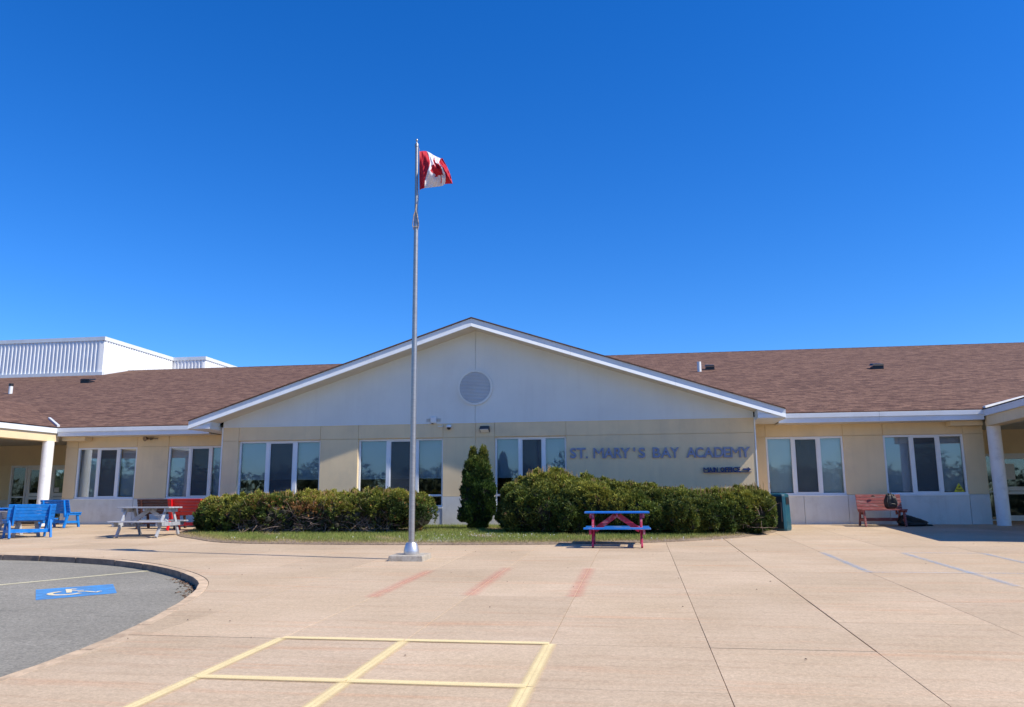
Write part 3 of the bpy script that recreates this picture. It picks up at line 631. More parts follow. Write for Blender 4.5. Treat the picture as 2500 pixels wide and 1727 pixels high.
# rake boards: a flat board with a prouder lower strip, in lengths
def rake(xe, name):
    L = 3; a = Vector((PKX, 0, PKZ)); b = Vector((xe, 0, EZ)); 
    for i in range(L):
        p, q = a.lerp(b, i/L), a.lerp(b, (i+1)/L); e = (q-p).normalized()*.003; q = q-e
        mb = MB()
        def strip(dz0, dz1, y0, y1): mb.hexa([(p.x, y1, p.z+dz0), (q.x, y1, q.z+dz0), (q.x, y0, q.z+dz0), (p.x, y0, p.z+dz0)], [(p.x, y1, p.z+dz1), (q.x, y1, q.z+dz1), (q.x, y0, q.z+dz1), (p.x, y0, p.z+dz1)])
        mb.hexa([(p.x, -.585, p.z-.235), (q.x, -.585, q.z-.235), (q.x, -.646, q.z-.235), (p.x, -.646, p.z-.235)], [(p.x, -.585, p.z-.125), (q.x, -.585, q.z-.125), (q.x, -.612, q.z-.125), (p.x, -.612, p.z-.125)]); strip(-.123, -.006, -.608, -.585); part(mb, name, TRIM)
rake(TL_, 'rake_board'); rake(TR_, 'rake_board')
for xe in (TL_, TR_):
    mb = MB(); a = (PKX, PKZ-.237); b = (xe, EZ-.237)
    mb.hexa([(a[0], -.585, a[1]), (b[0], -.585, b[1]), (b[0], .0, b[1]), (a[0], .0, a[1])], [(a[0], -.585, a[1]+.02), (b[0], -.585, b[1]+.02), (b[0], .0, b[1]+.02), (a[0], .0, a[1]+.02)]); part(mb, 'rake_soffit', SOFFIT)
# boxed eave returns
for (xo, xi) in ((TL_, -12.19), (TR_, 3.13)):
    s_ = 1 if xi > xo else -1; zi = rake_z(xi)-.237; y0, y1 = -.60, WY-.64
    lo_, hi = min(xo, xi), max(xo, xi)
    mb = MB(); mb.box((lo_, y0, 2.755), (hi, y1+.6, 2.86)); part(mb, 'eave_return', TRIM, bevel=.004)
    mb = MB(); pts = [(xo+s_*.1, 2.862), (xi, 2.862), (xi, zi)]
    mb.hexa([(x, y0+.03, z) for x, z in pts], [(x, y0+.09, z) for x, z in pts]); mb.hexa([(xi-s_*.02, y0+.09, 2.862), (xi, y0+.09, 2.862), (xi, -.002, 2.862), (xi-s_*.02, -.002, 2.862)], [(xi-s_*.02, y0+.09, zi), (xi, y0+.09, zi), (xi, -.002, zi), (xi-s_*.02, -.002, zi)]); part(mb, 'eave_return_cheek', TRIM)
    part(MB().box((xo-.004 if s_ > 0 else xo-.02, y0+.02, 2.80), (xo+.02 if s_ > 0 else xo+.004, EY, 2.975)), 'gable_fascia', TRIM)
# wing fascia (gutter over a lower board) and soffit
for a, b, sp_ in ((-17.96, TL_-.006, 2), (TR_+.006, 9.06, 2)):
    for i in range(sp_):
        x0 = a+(b-a)*i/sp_; x1 = a+(b-a)*(i+1)/sp_-.004
        part(MB().box((x0, EY-.045, 2.852), (x1, EY+.02, 2.975)), 'gutter', TRIM, bevel=.006); part(MB().box((x0, EY-.018, 2.722), (x1, EY+.01, 2.851)), 'fascia_board', TRIM)
    part(MB().box((a, EY+.011, 2.724), (b, WY, 2.738)), 'soffit', SOFFIT)
# portico canopies: eave runs forward from the corner, roof slopes up away from the wing
def canopy(xe, s_, x2):
    k = s_*(-.03 if s_ > 0 else .11); CF = -5.15 if s_ > 0 else -7.4; xf = xe+k*(EY-CF)
    rx = xe+s_*6; rz = 2.985+RS*6
    mb = MB(); up = Vector((s_, 0, RS)); slope_face(mb, [(xe-s_*.03, EY, 3.0), (xf-s_*.03, CF, 3.0), (rx, CF, rz), (rx, 12, rz)], (0, 1, 0), up)
    up = Vector((-s_, 0, RS)); slope_face(mb, [(rx, CF, rz), (xe+s_*12, CF, 3.0), (xe+s_*12, 12, 3.0), (rx, 12, rz)], (0, 1, 0), up)
    mb.face([(xf, CF, 2.98), (xe+s_*12, CF, 2.98), (rx, CF, rz)]); part(mb, 'canopy_roof', SHINGLE)
    def run(y0, y1, z0, z1, w0, w1, n, m):
        a = xe+k*(EY-y0); b = xe+k*(EY-y1); q = MB(); pts = [(a+s_*w0, y0), (a+s_*w1, y0), (b+s_*w1, y1), (b+s_*w0, y1)]; q.hexa([(x, y, z0) for x, y in pts], [(x, y, z1) for x, y in pts]); return part(q, n, m)
    run(EY, CF, 2.815, 2.978, 0, .06, 'canopy_fascia', TRIM); run(EY+.1, CF+.1, 2.555, 2.813, .055, .40, 'canopy_beam', BEIGE)
    part(MB().box((min(xf, x2), CF, 2.815), (max(xf, x2), CF+.06, 2.978)), 'canopy_fascia', TRIM); part(MB().box((min(xf, x2), CF+.1, 2.555), (max(xf, x2), CF+.4, 2.813)), 'canopy_beam', BEIGE)
    sx0, sx1 = sorted((xe+s_*.40, x2)); part(MB().box((sx0, CF+.3, 2.76), (sx1, 5.2, 2.80)), 'canopy_soffit', SOFFIT)
    # short return of beam back to the wing wall
    x0, x1 = sorted((xe+s_*.05, xe-s_*.75)); part(MB().box((x0, .85, 2.60), (x1, 1.2, 2.72)), 'beam_stub', BEIGE)
    # bright metal valley diverter
    for o_ in (0, .05):
        q = MB(); a = Vector((xe+s_*.05, EY+.02+o_, 3.03)); b = a+Vector((s_*1.75, 1.75, RS*1.75)); q.bar(a, b, .045, .10); part(q, 'valley_flashing', TRIM)
canopy(-17.96, -1, -32); canopy(9.06, 1, 24)
def column(x, y):
    mb = MB(); z0 = gz(y)-.02; mb.lathe([(.165, z0), (.165, 2.553)], (x, y, 0), 40); return part(mb, 'column', WHITEP, smooth=True)
column(-18.12, .42); column(9.31, .72); column(9.16, -4.9); column(-18.85, -7.1)
# recessed entrance walls with glazed doors
DY = 4.6
def doors(xs, flip, x_wall0, x_wall1, zt=2.03):
    part(MB().box((x_wall0, DY, zt), (x_wall1, DY+.2, 2.79)), 'entrance_wall', BEIGE)
    a, b = xs[0], xs[-1]
    if x_wall0 < a: part(MB().box((x_wall0, DY, ZDW), (a-.002, DY+.2, zt-.002)), 'entrance_wall', BEIGE); part(MB().box((x_wall0, DY-.01, -.1), (a-.002, DY+.2, ZDW-.003)), 'base_panel', DADO)
    if x_wall1 > b: part(MB().box((b+.002, DY, ZDW), (x_wall1, DY+.2, zt-.002)), 'entrance_wall', BEIGE); part(MB().box((b+.002, DY-.01, -.1), (x_wall1, DY+.2, ZDW-.003)), 'base_panel', DADO)
    fr = MB()
    for x in xs: fr.box((x-.03, DY-.02, 0), (x+.03, DY+.10, zt-.05))
    fr.box((a-.03, DY-.02, zt-.05), (b+.03, DY+.10, zt)); F = part(fr, 'door_frame', VINYL)
    for i, (p, q) in enumerate(zip(xs[:-1], xs[1:])):
        p += .032; q -= .032; w = q-p; st = .13 if w > .8 else .03
        d = MB(); d.box((p, DY, .01), (p+st, DY+.05, zt-.052)); d.box((q-st, DY, .01), (q, DY+.05, zt-.052)); d.box((p+st, DY, zt-.052-st*.9), (q-st, DY+.05, zt-.052)); d.box((p+st, DY, .01), (q-st, DY+.05, .17 if w > .8 else .05))
        r0, r1 = (.80, 1.03) if w > .8 else (.86, .91); d.box((p+st, DY, r0), (q-st, DY+.05, r1)); D = part(d, 'entrance_door' if w > .8 else 'sidelight', VINYL)
        part(MB().box((p+st, DY+.02, .17 if w > .8 else .05), (q-st, DY+.026, r0)), 'pane', GLASS, D); part(MB().box((p+st, DY+.02, r1), (q-st, DY+.026, zt-.052-st*.9)), 'pane', GLASS, D)
        if w > .8: part(MB().box((p+.18, DY-.05, .88), (q-.18, DY-.02, .92)).box((p+.2, DY-.02, .885), (p+.23, DY, .915)).box((q-.23, DY-.02, .885), (q-.2, DY, .915)), 'push_bar', ALU, D)
        if w > .8 and flip and i == 1: part(MB().box((p+.16, DY+.012, 1.24), (p+.42, DY+.0185, 1.72)), 'notice', PAPER, D)
        if w > .8 and not flip and i == 2: part(MB().box((p+.16, DY+.012, 1.06), (p+.34, DY+.0185, 1.22)), 'notice', PAPER, D)
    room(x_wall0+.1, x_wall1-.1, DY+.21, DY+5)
dl = [atY(x, 1200, DY).x for x in (24, 61, 118)]; doors([dl[0], dl[1], dl[1]+.98, dl[1]+1.96], False, -32, WLx0+.2)
dr0 = atY(2408, 1200, DY).x; doors([dr0, dr0+.42, dr0+1.40, dr0+2.38, dr0+2.85], True, WRx1-.2, 24)
part(MB().box((WLx0, WY+.21, -.3), (WLx0+.2, DY, 2.75)), 'side_wall', BEIGE); part(MB().box((WRx1-.2, WY+.21, -.3), (WRx1, DY, 2.75)), 'side_wall', BEIGE)
# roof vents and pipes (sub-parts of the roof)
def onroof(px, py):
    d = ray(px, py); t = (EZM+.02+RS*(CAM.y-EY)-CAM.z)/(d.z-RS*d.y); return CAM+d*t
def pipe(px, py, r, h, lean, cap):
    p = onroof(px, py); q = MB(); q.lathe([(r, -.1), (r, h)], p, 14); o = part(q, 'vent_pipe', PLASTIC, roof, smooth=True)
    if cap: q = MB(); q.lathe([(r*1.15, h-.02), (r*1.15, h+.10)], p, 14); part(q, 'pipe_cap', BLACK, roof, smooth=True)
pipe(1707.5, 908, .085, .42, 0, False); pipe(25, 962, .085, .38, 0, True)
def boxvent(px, py, w):
    p = onroof(px, py); q = MB(); q.box((p.x-w, p.y-w, p.z-.06), (p.x+w, p.y+w, p.z+.10)); q.hexa([(p.x-w*1.15, p.y-w*1.15, p.z+.10), (p.x+w*1.15, p.y-w*1.15, p.z+.10), (p.x+w*1.15, p.y+w*1.15, p.z+.18), (p.x-w*1.15, p.y+w*1.15, p.z+.18)], [(p.x-w*.9, p.y-w, p.z+.17), (p.x+w*.9, p.y-w, p.z+.17), (p.x+w*.9, p.y+w, p.z+.25), (p.x-w*.9, p.y+w, p.z+.25)]); part(q, 'roof_vent', BLACK, roof)
boxvent(1733, 903, .18); boxvent(2141, 901, .20); boxvent(214, 935, .24)
# ================================================================== GYM BLOCK
gx, gy, gt = -30.2, 19.2, 10.12
GB = empty('gymnasium_building', (gx, gy, 0), label='white corrugated steel gymnasium block rising behind the left roof', cat='building')
def gpart(mb, n, m, **k): return keep(mb.build(n, m, **k), GB)
def corrug(p, q, z0, z1, pitch=.245, dep=.045):
    p, q = Vector(p), Vector(q); d = (q-p); L = d.length; d /= L; nn = Vector((d.y, -d.x)); mb = MB(); n = int(L/pitch); prof = []
    for i in range(n):
        s0 = i*pitch
        for t, o in ((0, 0), (.42, 0), (.55, dep), (.87, dep)): prof.append(p+d*(s0+t*pitch)+nn*o)
    prof.append(q)
    for a, b in zip(prof[:-1], prof[1:]): mb.face([(a.x, a.y, z0), (b.x, b.y, z0), (b.x, b.y, z1), (a.x, a.y, z1)])
    return gpart(mb, 'corrugated_wall', CORR)
def slab_box(a, b, n, m=TRIM): return gpart(MB().box(a, b), n, m)
y2 = 26.2; x2 = -27.9; y3 = 32.4
corrug((-62, gy), (gx, gy), 3, gt-.2); corrug((gx, gy+.0), (gx, y2), 3, gt-.2); corrug((gx, y2), (x2, y2), 3, gt-.2); corrug((x2, y2), (x2, y3), 3, gt-.2)
slab_box((-62, gy-.07, gt-.22), (gx+.07, gy+.2, gt), 'parapet_cap'); slab_box((gx-.2, gy+.205, gt-.22), (gx+.072, y2-.075, gt), 'parapet_cap'); slab_box((gx-.2, y2-.07, gt-.22), (x2+.07, y2+.2, gt), 'parapet_cap'); slab_box((x2-.2, y2+.205, gt-.22), (x2+.072, y3, gt), 'parapet_cap')
zb = EZM+RS*(gy-EY)
slab_box((-62, gy-.09, zb-.1), (gx+.09, gy+.02, zb+.20), 'base_flashing')
mb = MB(); zr_ = RZ; mb.hexa([(gx+.045, gy+.025, zb-.1), (gx+.11, gy+.025, zb-.1), (gx+.11, RY, RZ-.1), (gx+.045, RY, RZ-.1)], [(gx+.045, gy+.025, zb+.2), (gx+.11, gy+.025, zb+.2), (gx+.11, RY, RZ+.22), (gx+.045, RY, RZ+.22)]); gpart(mb, 'base_flashing', TRIM)
gpart(MB().box((-62, gy+.1, gt-.3), (gx-.05, 60, gt-.25)).box((gx-.05, y2+.1, gt-.3), (x2-.05, 60, gt-.25)), 'flat_roof', TRIM)
p = atY(8, 829, 24); mb = MB(); mb.tube([(p.x-4, 24, gt-.2), (p.x-4+3.9, 24, gt+.08)], [.75, .75], 20); mb.hexa([(p.x-2, 23.2, gt-.2), (p.x-.2, 23.2, gt-.2), (p.x+.8, 25, gt-.2), (p.x-2, 25, gt-.2)], [(p.x-2, 23.2, gt+.75), (p.x-.3, 23.2, gt+.72), (p.x-.2, 25, gt+.6), (p.x-2, 25, gt+.6)]); keep(mb.build('rooftop_unit', TRIM), GB)
# ================================================================== WALL FITTINGS AND SIGNS
def glyph(ch, x0, x1, z0, z1, Y, depth, off, parent, mats, nm='letter'):
    cu = bpy.data.curves.new('t', 'FONT'); cu.body = ch; cu.size = 1; cu.offset = off; cu.extrude = .1; cu.resolution_u = 6
    ob = bpy.data.objects.new('t', cu); COL.objects.link(ob); dg = bpy.context.evaluated_depsgraph_get(); me = bpy.data.meshes.new_from_object(ob.evaluated_get(dg)); bpy.data.objects.remove(ob)
    co = np.array([v.co[:] for v in me.vertices]); lo, hi = co.min(0), co.max(0)
    for v in me.vertices:
        x, y, z = [(c-a)/max(b-a, 1e-6) for c, a, b in zip(v.co, lo, hi)]
        v.co = (x0+x*(x1-x0), Y-.004-z*depth, z0+y*(z1-z0))
    me.materials.clear()
    for m in mats: me.materials.append(m)
    me.update()
    for p in me.polygons: p.material_index = 0 if abs(p.normal.y) > .9 else len(mats)-1; p.use_smooth = False
    o = bpy.data.objects.new(nm, me); COL.objects.link(o); keep(o, parent); return o
c0 = atY(1611, 1106, 0)
sg = empty('school_name_lettering', (c0.x, 0, c0.z), label="raised blue grey letters reading ST. MARY'S BAY ACADEMY on the wall", cat='sign')
LET = [('S', 1392.3, 1406.8), ('T', 1408.4, 1429.6), ('.', 1431, 1434.6), ('M', 1449.3, 1474), ('A', 1474.6, 1498.7), ('R', 1499.8, 1518), ('Y', 1515, 1538.5), ("'", 1546.6, 1550.6), ('S', 1559.5, 1574.6), ('B', 1594, 1612), ('A', 1613.5, 1638), ('Y', 1637, 1657.6), ('A', 1675.8, 1699.5), ('C', 1698.5, 1717.5), ('A', 1717.5, 1742.5), ('D', 1744.5, 1765), ('E', 1766.8, 1782), ('M', 1784.5, 1807.5), ('Y', 1808.5, 1830.5)]
for ch, a, b in LET:
    yb = 1119.6-(a-1392)*.0058; yt = yb-25.5
    if ch == '.': yt = yb-4.5
    if ch == "'": yb = yt+9.5
    A, Bq = atY(a, yb, 0), atY(b, yt, 0); glyph(ch, A.x, Bq.x, A.z, Bq.z, -.0, .035, 0 if ch in 'MN' else .022, sg, [GREYL, NAVYL], 'letter' if ch not in ".'" else 'punctuation_mark')
a0 = atY(1718, 1152.6, 0); a1 = atY(1834, 1152, 0)
s2 = empty('main_office_sign', ((a0.x+a1.x)/2, 0, a0.z), label='small navy MAIN OFFICE lettering with arrow standing on a thin rail', cat='sign')
keep(MB().box((a0.x, -.075, a0.z-.02), (a1.x, -.004, a0.z-.004)).build('rail', NAVYL), s2)
for ch, a, b in [('M', 315, 450), ('A', 457, 562), ('I', 588, 612), ('N', 622, 708), ('O', 782, 888), ('F', 912, 982), ('F', 998, 1064), ('I', 1082, 1104), ('C', 1132, 1242), ('E', 1258, 1332)]:
    A, Bq = atY(1690+a/11.4, 1152, 0), atY(1690+b/11.4, 1141.8, 0); glyph(ch, A.x, Bq.x, a0.z-.002, a0.z+.118, 0, .06, 0 if ch in 'MN' else .03, s2, [NAVYL])
A = atY(1815, 1147, 0); Z0 = a0.z; mb = MB(); xa, xb = atY(1814, 1147, 0).x, atY(1833, 1147, 0).x; xm = xb-.075; pts = [(xa, Z0+.035), (xm, Z0+.035), (xm, Z0+.0), (xb, Z0+.058), (xm, Z0+.116), (xm, Z0+.082), (xa, Z0+.082)]
mb.hexa([(x, -.064, z) for x, z in pts], [(x, -.004, z) for x, z in pts]); keep(mb.build('arrow', NAVYL), s2)
# access point, camera, wall pack, floodlight
p = atY(1059, 1026.3, 0); ap = empty('junction_box', (p.x, 0, p.z), label='square pale box with short thin wires above the second window', cat='electrical box')
keep(MB().box((p.x-.085, -.07, p.z-.09), (p.x+.085, -.014, p.z+.09)).build('housing', PLASTIC, bevel=.02), ap)
mb = MB()
for dz in (-.03, 0, .03): mb.box((p.x-.21, -.02, p.z+dz-.004), (p.x-.087, -.014, p.z+dz+.004)); mb.box((p.x+.087, -.02, p.z+dz-.004), (p.x+.21, -.014, p.z+dz+.004))
keep(mb.build('wires', mat('grey_wire', (.2, .22, .24), .6)), ap); keep(MB().box((p.x-.05, -.06, p.z-.11), (p.x+.0, -.02, p.z-.092)).build('gland', BLACK), ap)
p = atY(1097.5, 1042, 0); dc = empty('dome_camera', (p.x, 0, p.z), label='small white dome security camera with dark globe on the beige band', cat='camera')
mb = MB(); mb.lathe([(.01, .045), (.06, .04), (.078, .015), (.078, -.03)], (p.x, -.085, p.z), 20); keep(mb.build('housing', PLASTIC, smooth=True), dc)
mb = MB(); mb.lathe([(.062, -.031), (.055, -.06), (.035, -.085), (.005, -.096)], (p.x, -.085, p.z), 20); keep(mb.build('globe', BLACK, smooth=True), dc); keep(MB().box((p.x-.05, -.02, p.z-.05), (p.x+.05, -.002, p.z+.05)).build('bracket', PLASTIC), dc)
q = atY(1076, 1042, 0); keep(MB().box((q.x-.08, -.03, q.z-.012), (q.x+.07, -.004, q.z+.006)).box((q.x+.06, -.03, q.z-.012), (q.x+.07, -.004, q.z+.05)).build('cable_conduit', PLASTIC), dc)
p = atY(1184.5, 1048.5, 0); wl = empty('wall_pack_light', (p.x, 0, p.z), label='dark bronze wall pack light with clear lens on the gable wall', cat='wall light')
mb = MB(); x0, x1 = p.x-.135, p.x+.135; mb.hexa([(x0, -.18, p.z-.0), (x1, -.18, p.z-.0), (x1, -.004, p.z-.085), (x0, -.004, p.z-.085)], [(x0+.01, -.09, p.z+.085), (x1-.01, -.09, p.z+.085), (x1-.01, -.004, p.z+.09), (x0+.01, -.004, p.z+.09)]); keep(mb.build('housing', mat('bronze_paint', (.03, .035, .045), .4), bevel=.006), wl)
mb = MB(); mb.hexa([(x0+.02, -.176, p.z-.006), (x1-.02, -.176, p.z-.006), (x1-.02, -.03, p.z-.083), (x0+.02, -.03, p.z-.083)], [(x0+.02, -.185, p.z-.014), (x1-.02, -.185, p.z-.014), (x1-.02, -.04, p.z-.092), (x0+.02, -.04, p.z-.092)]); keep(mb.build('lens', PLASTIC), wl)
p = atY(358, 1071, WY-.1); fl = empty('floodlight', (p.x, WY, p.z), label='small bronze twin floodlight under the left eave', cat='wall light')
BRZ = mat('worn_bronze', (.22, .17, .12), .35, metal=.6, var=.3, vscale=20)
mb = MB(); mb.tube([(p.x, WY-.02, p.z), (p.x-.02, WY-.10, p.z), (p.x-.03, WY-.16, p.z-.02)], [.03, .055, .075], 16); keep(mb.build('lamp_head', BRZ, smooth=True), fl)
mb = MB(); mb.tube([(p.x+.14, WY-.02, p.z-.01), (p.x+.13, WY-.08, p.z-.01)], [.025, .045], 12); keep(mb.build('lamp_head', BRZ, smooth=True), fl); mb = MB(); mb.box((p.x-.05, WY-.035, p.z-.018), (p.x+.33, WY-.011, p.z+.012)); keep(mb.build('bracket', BRZ), fl)
# joint sealant stain etc. on right dado: rust patch geometry not needed (material)
# ================================================================== FLAGPOLE
pb = onG(1006.5, 1366); px_, py_ = pb.x, -8.78; pz = gz(py_)
bt = onG(1006, 1374); blk = empty('flagpole', (px_, py_, pz), label='tall tapered aluminium flagpole on a square concrete block', cat='flagpole')
cxb = px_-.02; mb = MB(); z = pz; mb.hexa([(cxb-.30, py_-.30, gz(py_-.3)-.02), (cxb+.30, py_-.30, gz(py_-.3)-.02), (cxb+.30, py_+.30, gz(py_+.3)-.02), (cxb-.30, py_+.30, gz(py_+.3)-.02)], [(cxb-.285, py_-.285, z+.085), (cxb+.285, py_-.285, z+.085), (cxb+.285, py_+.285, z+.095), (cxb-.285, py_+.285, z+.095)]); keep(mb.build('concrete_block', BLOCKC, bevel=.012), blk)
pT = atY(1017.5, 352, py_); pJ = atY(1016, 545, py_); pB0 = Vector((px_+.0, py_, z+.09)); 
keep(MB().tube([pB0+Vector((0, 0, .17)), pB0.lerp(pJ, .5), pJ], [.052, .047, .0385], 32).build('lower_pole', ALU, smooth=True), blk)
keep(MB().tube([pJ, pJ+Vector((0, 0, .05)), pJ+Vector((0, 0, .18)), pT], [.040, .040, .032, .0290], 28).build('upper_pole', ALU, smooth=True), blk)
mb = MB(); mb.lathe([(.125, 0), (.130, .03), (.128, .06), (.122, .09), (.112, .13), (.098, .165), (.085, .19), (.06, .195)], pB0, 40); keep(mb.build('base_shoe', mat('spun_aluminium', (.60, .60, .61), .42, metal=.8, var=.15, vscale=3, stretch=(.2, .2, 25)), smooth=True), blk)
mb = MB(); mb.lathe([(.034, -.06), (.036, -.02), (.03, .0), (.012, .02), (.01, .045), (.02, .06), (.022, .08), (.012, .095)], pT, 20); keep(mb.build('truck', ALU, smooth=True), blk)
ROPE = mat('weathered_rope', (.42, .34, .27), .9, var=.3, vscale=60)
mb = MB(); topk = pJ+Vector((.0, -.045, .24))
for sx in (-1, 1):
    for dz in (0, .03): mb.tube([topk, pJ+Vector((sx*.035, -.05, .10+dz)), pJ+Vector((sx*.058, -.03, -.05+dz)), pJ+Vector((sx*.04, -.02, -.13))], .007, 6)
mb.tube([topk+Vector((0, 0, -.02)), topk+Vector((.01, 0, .1))], .014, 8)
mb.tube([pJ+Vector((-.042, -.04, -.08)), pJ+Vector((0, -.055, -.09)), pJ+Vector((.042, -.04, -.08))], .008, 6)
keep(mb.build('rope_wrap', ROPE), blk)
fh = Vector((0, 0, 0)); f0 = atY(1023.5, 366, py_-.0); f1 = atY(1022, 478, py_)
mb = MB(); mb.tube([pT+Vector((.03, 0, -.06)), f0, atY(1024, 468, py_), f1, atY(1019, 520, py_), topk], .004, 5); keep(mb.build('halyard', ROPE), blk)
# ---- flag
def cat(tab, t):
    n = len(tab)-1; x = min(max(t*n, 0), n-1e-9); i = int(x); f = x-i; g = lambda k: np.array(tab[min(max(k, 0), n)], float)
    p0, p1, p2, p3 = g(i-1), g(i), g(i+1), g(i+2); return .5*((2*p1)+(-p0+p2)*f+(2*p0-5*p1+4*p2-p3)*f*f+(-p0+3*p1-3*p2+p3)*f**3)
NET = [  # u rows; v from bottom to top: (px, py, depth)
    [(1025, 464, 0), (1024.5, 440, 0), (1024, 418, 0), (1024, 395, 0), (1024, 370, 0)],
    [(1036, 460, -.02), (1038, 440, -.05), (1044, 418, -.07), (1050, 396, -.03), (1042, 370, .10)],
    [(1076, 455, .10), (1077, 432, .03), (1068, 408, -.03), (1060, 394, .02), (1062, 381, .16)],
    [(1086, 450, .02), (1088, 432, -.10), (1080, 408, -.08), (1072, 398, .04), (1076, 387, .18)],
    [(1105, 449, -.12), (1102, 437, -.10), (1097, 420, -.02), (1090, 405, .06), (1080, 386, .16)]]
NU, NV = 88, 44
LF = [(0, .50), (.085, .34), (.165, .385), (.115, .08), (.235, .215), (.265, .145), (.415, .175), (.37, .03), (.45, -.01), (.215, -.205), (.24, -.28), (.022, -.235), (.03, -.50)]
LP = LF + [(-x, y) for x, y in reversed(LF)]
vs = []; cols_ = [[cat(r, j/NV) for r in NET] for j in range(NV+1)]
for i in range(NU+1):
    for j in range(NV+1):
        p = cat(cols_[j], i/NU); w = (.020*math.sin(i*.42+j*.30)+.006*math.sin(i*.9-j*.45+1))*min(1, i/14); v = atY(p[0]+w*60*0, p[1], py_+p[2]*1.5+w); vs.append(v)
fs, mi = [], []
for i in range(NU):
    for j in range(NV):
        a = i*(NV+1)+j; fs.append((a, a+NV+1, a+NV+2, a+1)); u, v = (i+.5)/NU, (j+.5)/NV
        red = u < .25 or u > .75 or in_poly((u-.5)*2/.84, (v-.5)/.84, LP); mi.append(0 if red else 1)
me = bpy.data.meshes.new('flag'); me.from_pydata(vs, [], fs); me.materials.append(FRED); me.materials.append(FWHT); me.polygons.foreach_set('material_index', mi); me.polygons.foreach_set('use_smooth', [True]*len(fs))
fo = bpy.data.objects.new('flag', me); COL.objects.link(fo); sd = fo.modifiers.new('s', 'SOLIDIFY'); sd.thickness = .003
tag(fo, 'red and white flag with a red maple leaf waving from the pole', 'flag')
# ================================================================== FURNITURE
def bench(loc, rz, L, m, label, cat_='bench', slatm=None, H=.79, low_posts=False):
    t = empty('bench', loc, rz, label, cat_); sm = slatm or m
    def P(mb, n, mm=None, **k): return mb.build(n, mm or m, t, bevel=.004, **k)
    hl = L/2
    for i in range(4): P(MB().box((-hl, -.25+i*.115, .405), (hl, -.25+i*.115+.105, .44)), 'seat_slat', sm)
    b0, b1 = Vector((0, .20, .42)), Vector((0, .31, H)); d = (b1-b0).normalized(); n_ = 5; ln = (b1-b0).length/n_
    for i in range(n_):
        c = b0+d*ln*(i+.5); P(MB().bar((-hl, c.y, c.z), (hl, c.y, c.z), .028, ln-.008, d), 'back_slat', sm)
    for sx in (-1, 1):
        x = sx*(hl-.13); P(MB().bar((x, .245, .30), (x, .345, H-.02), .04, .075, (0, 1, 0)), 'back_post')
        x = sx*(hl-.07)
        P(MB().bar((x, .20, .42), (x, .34, 0), .045, .075, (0, 1, 0)), 'leg'); P(MB().bar((x, -.15, .40), (x, -.25, 0), .045, .075, (0, 1, 0)), 'leg')
        P(MB().bar((x+sx*.035, -.25, .385), (x+sx*.035, .24, .385), .03, .06), 'seat_bearer'); P(MB().bar((x-sx*.001, -.20, .16), (x-sx*.001, .26, .16), .03, .065), 'side_rail')
    P(MB().bar((-hl+.09, .23, .17), (hl-.09, .23, .17), .035, .085), 'stretcher')
    return t
def picnic(loc, rz, L, mt, mf, label, H=.66, dep=.62, base=.95, SH=.37, ms=None):
    t = empty('picnic_table', loc, rz, label, 'picnic table')
    def P(mb, n, mm): return mb.build(n, mm, t, bevel=.005)
    hl = L/2; n_ = 5; w = dep/n_
    for i in range(n_): P(MB().box((-hl, -dep/2+i*w+.005, H-.035), (hl, -dep/2+(i+1)*w-.005, H)), 'top_plank', mt)
    for s_ in (-1, 1):
        yc = s_*(base/2+.02); 
        for k in (0, 1): P(MB().box((-hl-.01, yc-.115+k*.118, SH-.033), (hl+.01, yc-.115+k*.118+.112, SH)), 'seat_plank', ms or mt)
    lx = hl-.16
    for sx in (-1, 1):
        for s_ in (-1, 1): P(MB().bar((sx*lx, s_*.17, H-.045), (sx*lx, s_*base/2, 0), .04, .085, (0, 1, 0)), 'leg', mf)
        P(MB().box((sx*(lx+.045)-.019, -dep/2+.03, H-.125), (sx*(lx+.045)+.019, dep/2-.03, H-.037)), 'top_cleat', mf)
        P(MB().box((sx*(lx+.045)-.019, -base/2-.12, SH-.125), (sx*(lx+.045)+.019, base/2+.12, SH-.035)), 'seat_beam', mf)
        P(MB().bar((sx*.03, 0, H-.08), (sx*(lx-.03), 0, SH-.06), .035, .10), 'brace', mf)
    P(MB().box((-.02, -dep/2+.04, H-.10), (.02, dep/2-.04, H-.037)), 'centre_cleat', mf)
    return t
def G3(x, y, dz=0): return (x, y, gz(y)+dz)
picnic(G3(-.44, -5.92), R(1), 1.25, BLUEW, MAGENTA, 'picnic table with blue planks and raspberry frame on the plaza', H=.665, dep=.60, base=.93, SH=.365)
picnic(G3(-11.86, -3.72), R(5), 1.30, GREYW, GREYW, 'weathered grey picnic table in front of the red bench', H=.71, dep=.70, base=1.12, SH=.38)
bench(G3(-14.73, -4.24), R(180+52), 1.02, BLUEP, 'nearest blue slatted bench seen from behind at the left', H=.80)
bench(G3(-16.93, -.25), R(180-4), .98, BLUEP, 'blue slatted bench beside the white column facing the wall', H=.80)
bench(G3(-12.12, -1.35), R(180), 1.12, REDP, 'bright red slatted bench beside the left end of the hedge', H=.84)
bench(G3(-13.35, -.75), R(180+2), 1.25, BROWNW, 'dark brown slatted bench half hidden behind the red bench', H=.82)
bench(G3(6.25, .36), R(0), 1.12, MAROON, 'weathered maroon bench with black bag against the right wing wall', H=.82)
picnic(G3(-16.2, -2.6), R(22), 1.3, BLUEW, BLUEP, 'blue and white picnic table behind the nearest blue bench', H=.66, base=.9)
bench(G3(-15.35, -3.75), R(150), 1.2, GREYW, 'grey slatted bench cut off by the left edge of view', H=.62)
